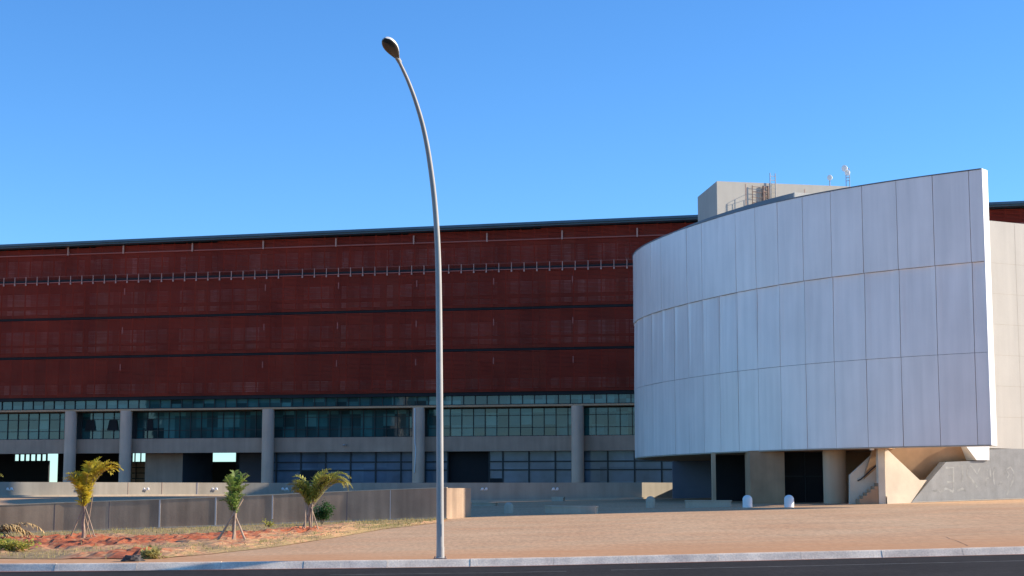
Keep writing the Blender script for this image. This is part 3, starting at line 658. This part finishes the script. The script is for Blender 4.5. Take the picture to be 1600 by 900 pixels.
# kerb strip of light concrete along the base wall
b = MB(); q0 = on_plane(1425, 787, W0 + Wn * .2, Wn); 
pts = []
for tt in (0, 10, 20, 32):
    q = Vector((q0.x, q0.y, 0)) + Wd * tt; pts.append(q)
for i in range(3):
    a, c = pts[i], pts[i + 1]; b.add([(a.x + Wn.x * .25, a.y + Wn.y * .25, g(a.x, a.y) + .035), (c.x + Wn.x * .25, c.y + Wn.y * .25, g(c.x, c.y) + .035), (c.x, c.y, g(c.x, c.y) + .05), (a.x, a.y, g(a.x, a.y) + .05)], [(0, 1, 2, 3)])
b.build('base_strip', 'conc_light', pav)
gr = [[(78, 40), (90, 40), (90, 62), (80, 62)], [(90, 51), (82, 51)], [(90, 62), (90, 76)], [(98, 38), (104, 37), (104, 62)], [(111, 52), (112, 42), (117, 37), (121, 41)], [(111, 52), (116, 55), (122, 62), (127, 70)], [(121, 41), (127, 50), (132, 38)], [(141, 68), (141, 56), (146, 56)], [(142, 44), (147, 41), (148, 55)], [(155, 38), (152, 50), (154, 66)], [(170, 50), (173, 42), (179, 39), (184, 46), (184, 58), (178, 70), (174, 82)], [(174, 46), (177, 50), (174, 56)], [(58, 76), (66, 74), (70, 78), (78, 72), (90, 77)], [(96, 76), (104, 72), (110, 76)], [(160, 66), (164, 62), (167, 66)]]
b = MB()
for ln in gr:
    q = [on_plane(1400 + a, 690 + c * 1.02, W0 + Wn * .02, Wn) for a, c in ln]; b.tube(q, .06, 4)
for i in range(len(b.v)):
    v_ = Vector(b.v[i]); dd = (v_ - W0).dot(Wn); b.v[i] = tuple(v_ - Wn * (dd - .002 - .002 * (dd > .02)))
b.build('faded_graffiti', 'graf', pav)
# stair pocket
def pxbox(name, a, c, Y, z0, z1, m, depth=.3, Yb=None):
    Yb = Yb or Y; b = MB(); p, q = at(a, 740, Y), at(c, 740, Yb)
    b.prism([(p.x, p.y), (q.x, q.y), (q.x, q.y + depth), (p.x, p.y + depth)], z0, z1); return b.build(name, m, pav)
GB = 0.8
Yp = on_plane(1383, 740, W0, Wn).y
pxbox('pilaster', 1372.5, 1383, Yp - .15, GB, 3.98, 'cream', .5)
b = MB(); Ys = Yp + .9
pts = [at(1328, 790, Ys), at(1373, 790, Ys), at(1373, 690, Ys), at(1328, 742, Ys)]
pts[2] = at(1373, 701, Ys); b.slab(pts, Vector((0, .3, 0))); b.build('stair_wall', 'cream', pav)
b = MB()
for i in range(6):
    p, q = at(1342 + i * 6, 740, Ys - 1.0), at(1374, 740, Ys - 1.0)
    b.box((p.x, Ys - 1.0 + .002 * i, GB), (q.x, Ys - .01, 1.12 + .165 * (i + 1)))
b.build('stair', 'brown', pav)
b = MB(); b.tube([at(1340, 751.5, Ys - .12), at(1345, 749, Ys - .12), at(1371, 726, Ys - .12)], .035); b.build('handrail', 'frame', pav)
b = MB(); b.prism([(at(1383.5, 740, Yp).x, Yp - .25), (at(1420.5, 740, Yp + .8).x, Yp + .62), (at(1420.5, 740, Yp + .8).x, Yp + .95), (at(1383.5, 740, Yp).x, Yp + .1)], .8, 1.42); b.build('stair_plinth', 'cream', pav)
# entrance front below the screen
b = MB(); c = at(1307, 740, 90.2); b.lathe([(.62, .6), (.62, 3.93)], (c.x, c.y + .5, 0), 32); b.build('round_pier', 'pier', pav, smooth=True)
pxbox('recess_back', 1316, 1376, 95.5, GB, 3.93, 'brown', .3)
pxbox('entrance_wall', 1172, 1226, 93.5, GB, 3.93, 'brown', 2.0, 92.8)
b = MB(); p, q = at(1226, 740, 94.5), at(1290, 740, 93.5); b.box((p.x, 94.4, GB), (q.x, 94.5, 3.93)); b.build('entrance_glazing', 'dark', pav)
b = MB(); b.box((p.x, 94.3, 2.5), (q.x, 94.4, 2.56)); b.box((p.x + 1.1, 94.3, GB), (p.x + 1.15, 94.4, 3.93)); b.build('door_transom', 'frame', pav)
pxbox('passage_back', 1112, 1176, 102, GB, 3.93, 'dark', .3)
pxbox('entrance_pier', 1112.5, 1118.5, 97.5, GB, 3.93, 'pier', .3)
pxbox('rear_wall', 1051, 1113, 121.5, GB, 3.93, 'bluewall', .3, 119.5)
b = MB(); b.prism([(p_[0], p_[1]) for p_ in [(17.0, 104), (22, 100), (27, 125), (27, 150), (17.0, 150)]], GB, 3.93); b.build('inner_core', 'dark', pav)  # hidden core, shaped so its edge cuts the sun patch on the parapet
pxbox('soffit_light', 1361, 1367, 86.6, 3.80, 3.93, 'white', .2)
# penthouse
Yc = 118.0; zc = at(1120, 283, Yc).z
c_ = at(1120, 283, Yc); r_ = at(1345, 290, 123.4); l_ = at(1090, 300, 124.5)
pent = MB(); rb = Vector((r_.x - .5, r_.y + 1.5, 0)); lb = Vector((l_.x, l_.y, 0))
pl = [(c_.x, c_.y), (r_.x, r_.y), (rb.x, rb.y), (lb.x, lb.y)]
zz = {0: c_.z, 1: r_.z - .1, 2: r_.z - .15, 3: c_.z}
vs = [(x, y, 17.0) for x, y in pl] + [(pl[i][0], pl[i][1], zz[i]) for i in range(4)]
pent.add(vs, [(3, 2, 1, 0), (4, 5, 6, 7), (0, 1, 5, 4), (1, 2, 6, 5), (2, 3, 7, 6), (3, 0, 4, 7)])
po = pent.build('penthouse', 'pent', pav)
dn = (r_ - c_); dn.z = 0; dn.normalize(); nn2 = Vector((dn.y, -dn.x, 0))
for px in (1163, 1254): 
    b = MB(); kk = ((px - 1120) / 225.0) * (r_ - c_).length; q = c_ + dn * kk + nn2 * .002; q.z = 0; b.slab([q + Vector((0, 0, 17.2)), q + dn * .06 + Vector((0, 0, 17.2)), q + dn * .06 + Vector((0, 0, c_.z)), q + Vector((0, 0, c_.z))], nn2 * .01); b.build('wall_joint', 'conc_grey', po)
def cage(px0, px1, z0, z1, hoops, name, m, depth=.75, bars=4, r=.025):
    a = c_ + dn * ((px0 - 1120) / 225.0 * (r_ - c_).length); e_ = c_ + dn * ((px1 - 1120) / 225.0 * (r_ - c_).length); b = MB()
    o = nn2 * .12
    for q in (a, e_): b.tube([Vector((q.x, q.y, z0)) + o, Vector((q.x, q.y, z1)) + o], r * 1.3, 6)
    mid = (a + e_) / 2; wd = (e_ - a).length / 2
    if bars:
        for j in range(bars):
            th = math.pi * (j + 1) / (bars + 1); q = mid + dn * (-math.cos(th) * wd) + nn2 * (.12 + math.sin(th) * depth); b.tube([(q.x, q.y, z0 + .4), (q.x, q.y, z1 - .5)], r * .7, 5)
    n_ = int((z1 - z0) / hoops)
    for i in range(n_ + 1):
        z = z0 + hoops * i
        b.tube([Vector((a.x, a.y, z)) + o, Vector((e_.x, e_.y, z)) + o], r * .8, 5)
        if bars and i % 2 == 0:
            pts = [mid + dn * (-math.cos(math.pi * j / 8) * wd) + nn2 * (.12 + math.sin(math.pi * j / 8) * depth) for j in range(9)]; b.tube([(q.x, q.y, z) for q in pts], r * .7, 5)
    return b.build(name, m, po)
cage(1172, 1188, 18.5, c_.z - .1, .4, 'ladder_cage', 'rust', bars=5)
cage(1189, 1196, 18.5, c_.z - .05, .35, 'ladder', 'rust', bars=0, r=.05)
cage(1199.5, 1207.5, 19.5, c_.z + .95, .3, 'hoop_ladder', 'galv', bars=0, r=.028)

# floodlights on the roof
def roundlamp(mb, c, r, tilt=(-1, -1, -.2)):
    d = Vector(tilt).normalized(); up = Vector((0, 0, 1)); a = d.cross(up).normalized(); b2 = a.cross(d)
    prof = [(.25, -.8), (.75, -.5), (1.0, 0), (1.0, .12), (.9, .15), (0.02, .16)]; n = 16; vs = []
    for q, z in prof:
        for j in range(n): vs.append(Vector(c) + (a * math.cos(j * 2 * math.pi / n) + b2 * math.sin(j * 2 * math.pi / n)) * q * r + d * z * r)
    mb.add(vs, [(i * n + j, i * n + (j + 1) % n, (i + 1) * n + (j + 1) % n, (i + 1) * n + j) for i in range(5) for j in range(n)] + [tuple(range(n))[::-1], tuple(range(5 * n, 6 * n))])
fb = at(1296, 289, 122.6); fl = empty('roof_floodlight', (fb.x, fb.y + .4, c_.z + .15), 'small single round floodlight on the roof edge, left of the taller mast', 'floodlight', 'floodlights on the flat roof')
b = MB(); q = at(1296.5, 277.5, 122.9); b.tube([(q.x, q.y + .02, c_.z + .1), (q.x, q.y + .02, q.z - .1)], .035); b.build('stand', 'galv', fl)
b = MB(); q = at(1296.5, 277.5, 122.2); roundlamp(b, q, .22); b.build('lamp', 'white', fl, smooth=True)
fb = at(1324, 288, 122.3); fm = empty('floodlight_mast', (fb.x, fb.y + .3, c_.z + .2), 'short lattice mast with two round floodlights on the roof edge', 'floodlight', 'floodlights on the flat roof')
b = MB()
for x_ in (1321.5, 1327): q = at(x_, 264, 123.2); b.tube([(q.x, 123.2, c_.z + .1), (q.x, 123.2, q.z)], .03, 6)
for yy in (264, 270, 278, 283): b.tube([at(1321.5, yy, 123.2), at(1327, yy - 1, 123.2)], .025, 6)
b.build('mast', 'galv', fm)
b = MB(); roundlamp(b, at(1319.5, 263, 122.9), .25); b.build('lamp', 'white', fm, smooth=True)
b = MB(); roundlamp(b, at(1324, 270, 122.9), .22); b.build('lamp', 'white', fm, smooth=True)

# ---------------------------------------------------------------- bollards, blocks
def bollard(px, py, top, wpx, label, m='conc_light', Y=None):
    p = ground(px, py, terrain)
    if Y: p = at(px, py, Y); p.z = terrain(p.x, Y)
    h = (py - top) * p.y / F; r = wpx / 2 * p.y / F
    b = MB(); b.lathe([(r * 1.0, -.1), (r, h * .68), (r * .93, h * .78), (r * .72, h * .9), (r * .4, h * .975), (.02, h)], (0, 0, 0), 28)
    o = b.build('bollard', m, smooth=True); o.location = p; tag(o, label, 'bollard', 'round-topped concrete bollards across the plaza'); return o
bollard(795, 802, 785, 14, 'round-topped concrete bollard in deep shade, nearest to the end of the retaining wall')
bollard(1016.5, 793.5, 775.5, 14.5, 'round-topped bollard in shade before the parapet, left of the low slab block', 'conc_light')
bollard(1168, 791, 772, 15, 'sunlit white-topped bollard just right of the long low block', 'white', Y=85.9)
bollard(1233, 790, 771, 15, 'sunlit white-topped bollard in front of the dark glazed entrance', 'white', Y=84.4)
def lowblock(pts, h, label, name='concrete_bench', m='conc_light', Y=None):
    p = [ground(a, c, terrain) for a, c in pts]
    if Y: p = [Vector((at(a, c, Y).x, Y, terrain(at(a, c, Y).x, Y))) for a, c in pts]
    d = Vector((.25, 1.0, 0)).normalized() * .55
    z0 = min(q.z for q in p); o = empty(name, (p[0] + p[1]) / 2, label, 'bench') 
    b = MB(); b.prism([(p[0].x, p[0].y), (p[1].x, p[1].y), (p[1].x + d.x, p[1].y + d.y), (p[0].x + d.x, p[0].y + d.y)], z0 - .1, z0 + h - .06); b.build('base', m, o)
    b = MB(); dd = Vector((.05, .05, 0)); b.prism([(p[0].x - .04, p[0].y - .04), (p[1].x + .04, p[1].y - .04), (p[1].x + d.x + .04, p[1].y + d.y + .04), (p[0].x + d.x - .04, p[0].y + d.y + .04)], z0 + h - .058, z0 + h); b.build('top', m, o)
    return o
lowblock([(852, 802), (931, 803)], .38, 'low pale concrete bench whose right end catches the sun')
lowblock([(1071, 795.5), (1141, 795)], .40, 'long low grey concrete block between two bollards, right of the lit parapet', Y=87.3)
lowblock([(738, 791), (774, 790)], .24, 'small low pale block in shade behind the end of the retaining wall')
lowblock([(862, 783), (880, 783)], .30, 'tiny pale block in shade at the foot of the parapet')

# ---------------------------------------------------------------- street lamp
lp = [(688, 875.5), (687.6, 780), (687, 640), (686, 500), (684.3, 400), (679.5, 320), (671, 250), (661.5, 200), (650, 160), (637, 125), (621.5, 92)]
Ybase = ground(688, 875).y + 0.4
Ylist = [Ybase, Ybase, Ybase, Ybase, Ybase - .03, Ybase - .15, Ybase - .38, Ybase - .62, Ybase - .9, Ybase - 1.2, Ybase - 1.6]
pts = [at(a, c, Y) for (a, c), Y in zip(lp, Ylist)]
base_pt = Vector((pts[0].x, Ybase, g(pts[0].x, Ybase)))
lamp = empty('street_lamp', base_pt, 'tall grey steel street lamp with a curved top standing at the kerb', 'street lamp')
def spline(P_, n):
    out = []
    for i in range(len(P_) - 1):
        p0, p1, p2, p3 = P_[max(i - 1, 0)], P_[i], P_[i + 1], P_[min(i + 2, len(P_) - 1)]
        for j in range(n):
            t_ = j / n; out.append(0.5 * ((2 * p1) + (p2 - p0) * t_ + (2 * p0 - 5 * p1 + 4 * p2 - p3) * t_ ** 2 + (3 * p1 - p0 - 3 * p2 + p3) * t_ ** 3))
    out.append(P_[-1]); return out
sp = spline([Vector((base_pt.x, base_pt.y, base_pt.z - .2))] + pts[1:], 6)
nsp = len(sp); b = MB(); b.tube(sp, [0.092 - 0.052 * (i / (nsp - 1)) ** 1.1 for i in range(nsp)], 20); b.build('pole', 'galv', lamp, smooth=True)
b = MB(); b.lathe([(.13, -.1), (.13, .03), (.1, .05), (.095, .3), (.088, .3)], base_pt, 20); b.build('base_collar', 'galv', lamp, smooth=True)
# head: axis from neck to nose
nk = pts[-1]; nose = at(602, 60, nk.y - .62); ax = (nose - nk).normalized(); Lh = (nose - nk).length * 1.06
side = ax.cross(Vector((0, 0, 1))).normalized(); upv = side.cross(ax).normalized()
def headmesh(lo, hi, zs, zoff=0):
    vs = []; n = 20; st = 16
    for i in range(st + 1):
        t_ = i / st; wid = 0.045 + (0.185 - .045) * math.sin(min(1, t_ / .62) * math.pi / 2) ** 1.3 if t_ < .62 else 0.185 * math.sqrt(max(0.0, 1 - ((t_ - .62) / .38) ** 2))
        wid = max(wid, .006); th = wid * .85
        for j in range(n):
            a = lo + (hi - lo) * j / (n - 1); vs.append(nk + ax * (t_ * Lh - .03) + side * (wid * math.cos(a)) + upv * (math.sin(a) * th * zs + zoff))
    return vs, [(i * n + j, i * n + j + 1, (i + 1) * n + j + 1, (i + 1) * n + j) for i in range(st) for j in range(n - 1)]
v1, f1 = headmesh(0, math.pi, 1.0); v2, f2 = headmesh(math.pi, 2 * math.pi, .55)
b = MB(); b.add(v1, f1); b.build('lamp_housing', 'lamptop', lamp, smooth=True)
b = MB(); b.add(v2, f2); b.build('lamp_lens', 'lens', lamp, smooth=True)
b = MB(); b.tube([nk - ax * .12, nk + ax * .1], .055, 12); b.build('neck', 'galv', lamp, smooth=True)

b = MB(); b.box((base_pt.x - .16, base_pt.y - .16, base_pt.z - .02), (base_pt.x + .16, base_pt.y + .16, base_pt.z + .025))
for sx in (-1, 1):
    for sy in (-1, 1): b.lathe([(.018, .0), (.018, .07)], base_pt + Vector((sx * .125, sy * .125, 0)), 8)
b.build('base_plate', 'rust', lamp)
b = MB(); b.box((base_pt.x - .035, base_pt.y - .096, base_pt.z + .55), (base_pt.x + .035, base_pt.y - .07, base_pt.z + .85)); b.build('access_hatch', 'galv', lamp)
ck = [(1478, 839), (1484, 842), (1490, 843.5), (1499, 847), (1507, 850.5), (1512, 853)]
b = MB(); q = [ground(*c) for c in ck]; vs = []
for i, p in enumerate(q): wd = .03 + .03 * (i % 2); vs += [(p.x, p.y - wd, g(p.x, p.y) + .006), (p.x, p.y + wd, g(p.x, p.y) + .006)]
b.add(vs, [(2 * i, 2 * i + 2, 2 * i + 3, 2 * i + 1) for i in range(len(q) - 1)]); tag(b.build('pavement_crack', 'stone'), kind='structure')
# ---------------------------------------------------------------- palms
def frond(mb, rb, org, az, el, length, bend, leaf, rnd, wid=.019, nleaf=46, vee=.5, start=.12, rad=.012, sidebend=0, droop=True):
    """rb: mesh for the stem, mb: leaflets."""
    pts = []; p = Vector(org); e_ = el; a_ = az; st = 18
    for i in range(st + 1):
        pts.append(p.copy()); d = Vector((math.cos(e_) * math.cos(a_), math.cos(e_) * math.sin(a_), math.sin(e_))); p = p + d * (length / st); e_ -= bend / st * 3 * (i / st) ** 2 if droop else bend / st * (0.4 + 1.2 * i / st); a_ += sidebend / st
    rb.tube(pts, [rad * (1 - .8 * i / st) for i in range(st + 1)], 5)
    nleaf = int(nleaf * .55); leaf *= 1.12; wid = wid * 1.6
    for i in range(nleaf):
        t_ = start + (1 - start) * i / nleaf; f_ = t_ * st; k_ = min(int(f_), st - 1); q = pts[k_].lerp(pts[k_ + 1], f_ - k_)
        tan = (pts[k_ + 1] - pts[k_]).normalized(); sd_ = tan.cross(Vector((0, 0, 1)));
        if sd_.length < .05: sd_ = Vector((1, 0, 0))
        sd_.normalize(); up_ = sd_.cross(tan).normalized()
        ll = leaf * (math.sin(math.pi * min(1, (t_ * .86 + .13))) ** .6) * rnd.uniform(.75, 1.1)
        for s_ in (-1, 1):
            dr = (tan * rnd.uniform(.55, .95) + sd_ * s_ * rnd.uniform(.6, 1.0) + up_ * rnd.uniform(vee - .25, vee + .25)).normalized()
            m1 = q + dr * ll * .5; m2 = q + dr * ll + Vector((0, 0, -ll * rnd.uniform(.15, .45)))
            nrm = dr.cross(up_); nrm = nrm.normalized() * wid if nrm.length > .01 else Vector((wid, 0, 0))
            mb.add([q - nrm * .4, q + nrm * .4, m1 + nrm * .8, m1 - nrm * .8, m2], [(0, 1, 2, 3), (3, 2, 4)])
def palm(name, px, py, htrunk, fronds, leafm, label, stakes, seed, trad=.09, forks=(), size=1.0):
    rnd = random.Random(seed); p = ground(px, py); p.z = bedh(p.x, p.y) - .02
    o = empty(name, p, label, 'palm tree', 'young staked palms in the planting bed')
    o.scale = (size, size, size)
    b = MB(); pts = [p + Vector((0.02 * math.sin(i * 1.1) , 0, htrunk * i / 8)) for i in range(9)]
    b.tube(pts, [trad * (1.25 - .55 * i / 8) * (1 + .06 * (i % 2)) for i in range(9)], 12)
    top = pts[-1]
    for dx, hh in forks: b.tube([top + Vector((0, 0, -.15)), top + Vector((dx * .5, 0, hh * .5)), top + Vector((dx, 0, hh))], [trad * .5, trad * .38, trad * .2], 8)
    b.build('trunk', 'trunk', o, smooth=True)
    rb, lb_ = MB(), MB()
    for (ox, oz, az, el, ln, bend, leaf, nl) in fronds:
        frond(lb_, rb, top + Vector((ox, 0, oz)), R(az), R(el), ln, R(bend), leaf, rnd, nleaf=nl)
    lb_.build('crown', leafm, o); rb.build('frond_stem', 'stake', o)
    for (ax_, ay_, zb_, bx, by, zt_, r_s) in stakes:
        b = MB(); a_ = p + Vector((ax_, ay_, 0)); a_.z = g(a_.x, a_.y) + zb_; e2 = p + Vector((bx, by, zt_))
        b.tube([a_, a_.lerp(e2, .5) + Vector((.015, 0, 0)), e2], [r_s, r_s * .9, r_s * .8], 7); b.build('stake', 'stake', o, smooth=True)
    return o
s1 = 65 / F
rf = random.Random(21)
# palm 1: yellow, crown drawn up in a V, one long frond to the right
fr = []
for i in range(15): fr.append((rf.uniform(-.06, .05), rf.uniform(-.25, .2), 180 + rf.uniform(-75, 75), rf.uniform(70, 88), rf.uniform(1.15, 1.65), rf.uniform(60, 150), .48, 46))
for i in range(10): fr.append((rf.uniform(0, .1), rf.uniform(-.1, .2), rf.uniform(-70, 70), rf.uniform(72, 86), rf.uniform(1.7, 2.15), rf.uniform(60, 140), .44, 54))
for i in range(6): fr.append((.05, .1, rf.uniform(-25, 20), rf.uniform(66, 76), rf.uniform(2.0, 2.45), rf.uniform(130, 170), .42, 64))
palm('palm_tree', 129.5, 848, 1.35, fr, 'leaf_y', 'yellowing young palm on the left with a bushy V-shaped crown', [(-.62, .1, 0, 0, .0, 1.35, .028), (.55, -.1, 0, .0, 0, 1.4, .026), (-.02, .35, 0, .32, .05, 1.75, .022), (.3, .3, 0, -.3, 0, 1.9, .022)], 1, .065, size=.86)
# palm 2: green and narrow
fr = []
for i in range(26): fr.append((rf.uniform(-.05, .05), rf.uniform(-.25, .75), rf.uniform(0, 360), rf.uniform(58, 88), rf.uniform(.7, 1.1), rf.uniform(10, 110), .40, 30))
palm('palm_tree', 365, 850, 1.15, fr, 'leaf_g', 'narrow upright green palm held by crossed wooden poles, middle of the bed', [(-.68, -.1, 0, .33, -.05, 1.62, .045), (.5, -.1, 0, -.12, 0, 1.3, .045), (.03, -.35, 0, .05, -.02, 1.25, .04), (-.12, .3, 0, .08, .1, 1.3, .035)], 2, .06, size=.82)
# palm 3: wide arching
fr = []
for i in range(11): fr.append((-.05, rf.uniform(-.1, .2), 180 + rf.uniform(-50, 50), rf.uniform(58, 80), rf.uniform(1.1, 1.6), rf.uniform(60, 150), .46, 56))
for i in range(9): fr.append((.05, rf.uniform(0, .2), rf.uniform(-60, 60), rf.uniform(62, 84), rf.uniform(1.5, 2.0), rf.uniform(60, 120), .44, 60))
for i in range(10): fr.append((.05, rf.uniform(-.1, .15), rf.uniform(-25, 25), rf.uniform(48, 66), rf.uniform(2.0, 2.6), rf.uniform(130, 185), .42, 66))
palm('palm_tree', 484, 833, 1.1, fr, 'leaf_yg', 'wide yellow-green palm with long fronds arching right, in front of the green bush', [(-.38, -.1, 0, .02, 0, 1.2, .035), (.42, -.1, 0, -.02, 0, 1.25, .03), (-.2, -.2, 0, -.22, 0, 1.35, .035), (.1, -.3, 0, .1, 0, 1.4, .03)], 3, .042, size=.84)
# palm 0: mostly outside the frame on the left
fr = []
for i in range(9): fr.append((0, rf.uniform(0, .15), 180 + rf.uniform(-80, 80), rf.uniform(60, 82), rf.uniform(1.3, 1.8), rf.uniform(40, 80), .36, 40))
for i in range(3): fr.append((0, .1, rf.uniform(-15, 15), rf.uniform(62, 70), 1.75, rf.uniform(80, 110), .32, 44))
palm('palm_tree', -38, 848, 1.3, fr, 'leaf_yg', 'young palm cut off by the left edge of the view, only frond tips showing', [(-.5, 0, 0, 0, 0, 1.3, .03), (.5, 0, 0, 0, 0, 1.3, .03)], 4, .07, size=.86)
# dry fallen frond clump at the left
q = ground(-12, 850); df = empty('dry_frond_heap', q, 'heap of brown dried fronds arching down at the left edge', 'dry fronds')
rb, lb_ = MB(), MB()
for i in range(7): frond(lb_, rb, q + Vector((rf.uniform(-.3, .1), rf.uniform(-.4, .4), .25)), R(rf.uniform(-25, 25)), R(rf.uniform(22, 45)), rf.uniform(1.5, 2.1), R(rf.uniform(95, 130)), .30, rf, nleaf=50, vee=-.2, droop=False, wid=.02)
lb_.build('leaflets', 'dry', df); rb.build('stems', 'dry', df)
# green bush and weeds
def bush(name, px, py, w_, h_, n, m, label, cat, seed, leaf=.09, group=None):
    rnd = random.Random(seed); p = ground(px, py); p.z = bedh(p.x, p.y) if p.x < -3 else g(p.x, p.y)
    o = empty(name, p, label, cat, group); b = MB(); sb_ = MB()
    for k_ in range(9):
        a = rnd.uniform(0, 6.28); rr_ = rnd.uniform(.2, 1); e2 = p + Vector((w_ * rr_ * math.cos(a), w_ * .6 * rr_ * math.sin(a), h_ * rnd.uniform(.5, 1)))
        sb_.tube([p + Vector((0, 0, -.05)), p.lerp(e2, .5) + Vector((0, 0, .08)), e2], [.02, .012, .006], 5)
        for j in range(n // 9):
            t_ = rnd.uniform(.35, 1.05); q = p.lerp(e2, t_) + Vector((rnd.gauss(0, .1), rnd.gauss(0, .1), rnd.gauss(.03, .06)))
            d = Vector((rnd.uniform(-1, 1), rnd.uniform(-1, 1), rnd.uniform(-.3, .7))).normalized() * leaf; s_ = d.cross(Vector((rnd.uniform(-1, 1), rnd.uniform(-1, 1), 1))).normalized() * leaf * .28
            b.add([q, q + d * .5 + s_, q + d, q + d * .5 - s_], [(0, 1, 2, 3)])
    b.build('foliage', m, o); sb_.build('stems', 'stake', o); return o
bush('bush', 503, 822, .62, .95, 1500, 'bush', 'low dark green leafy bush against the retaining wall', 'bush', 5, .10)
bush('weed_clump', 22, 866, .75, .22, 700, 'leaf_yg', 'flat yellow-green weed clump at the left of the bed', 'weeds', 6, .12, 'weeds in the bed')
bush('weed_clump', 236, 873, .26, .08, 200, 'grass', 'tuft of straw-coloured weeds beside the dark lump of rubble', 'weeds', 7, .16, 'weeds in the bed')
bush('weed_clump', 420, 826, .3, .25, 160, 'leaf_yg', 'small pale weed tuft at the foot of the retaining wall', 'weeds', 8, .10, 'weeds in the bed')
# rubble lump
b = MB(); rs = random.Random(4); q = ground(207, 877)
n = 16
vs = []
for i in range(9):
    for j in range(n):
        th = math.pi * i / 8 * .5; ph = 2 * math.pi * j / n; r0 = 1 + .35 * mn.noise(Vector((math.cos(ph) * 2, math.sin(ph) * 2, i * .5)))
        vs.append((q.x + .28 * r0 * math.cos(ph) * math.cos(th * .98), q.y + .22 * r0 * math.sin(ph) * math.cos(th * .98), q.z - .02 + .17 * r0 * math.sin(th)))
b.add(vs, [(i * n + j, i * n + (j + 1) % n, (i + 1) * n + (j + 1) % n, (i + 1) * n + j) for i in range(8) for j in range(n)])
tag(b.build('rubble_lump', 'stone'), 'dark lump of rubble lying at the kerb on the left', 'rubble')
# ---------------------------------------------------------------- block across the road, only seen mirrored in the glazing
ob = empty('office_block', (-128, 2, 0), 'dark block across the road, seen only as a reflection in the hall glazing', 'building')
b = MB(); b.prism([(-142, -2), (-90, -10), (-88, 12), (-138, 20)], -1.5, 27); b.build('wall', 'block', ob)
b = MB(); b.prism([(-87.9, 11.0), (-86.4, 10.8), (-86.2, 12.0), (-87.7, 12.2)], -1.5, 24.5); b.build('pale_strip', 'beige', ob)  # unseen strip added for the pale sliver mirrored in the glazing
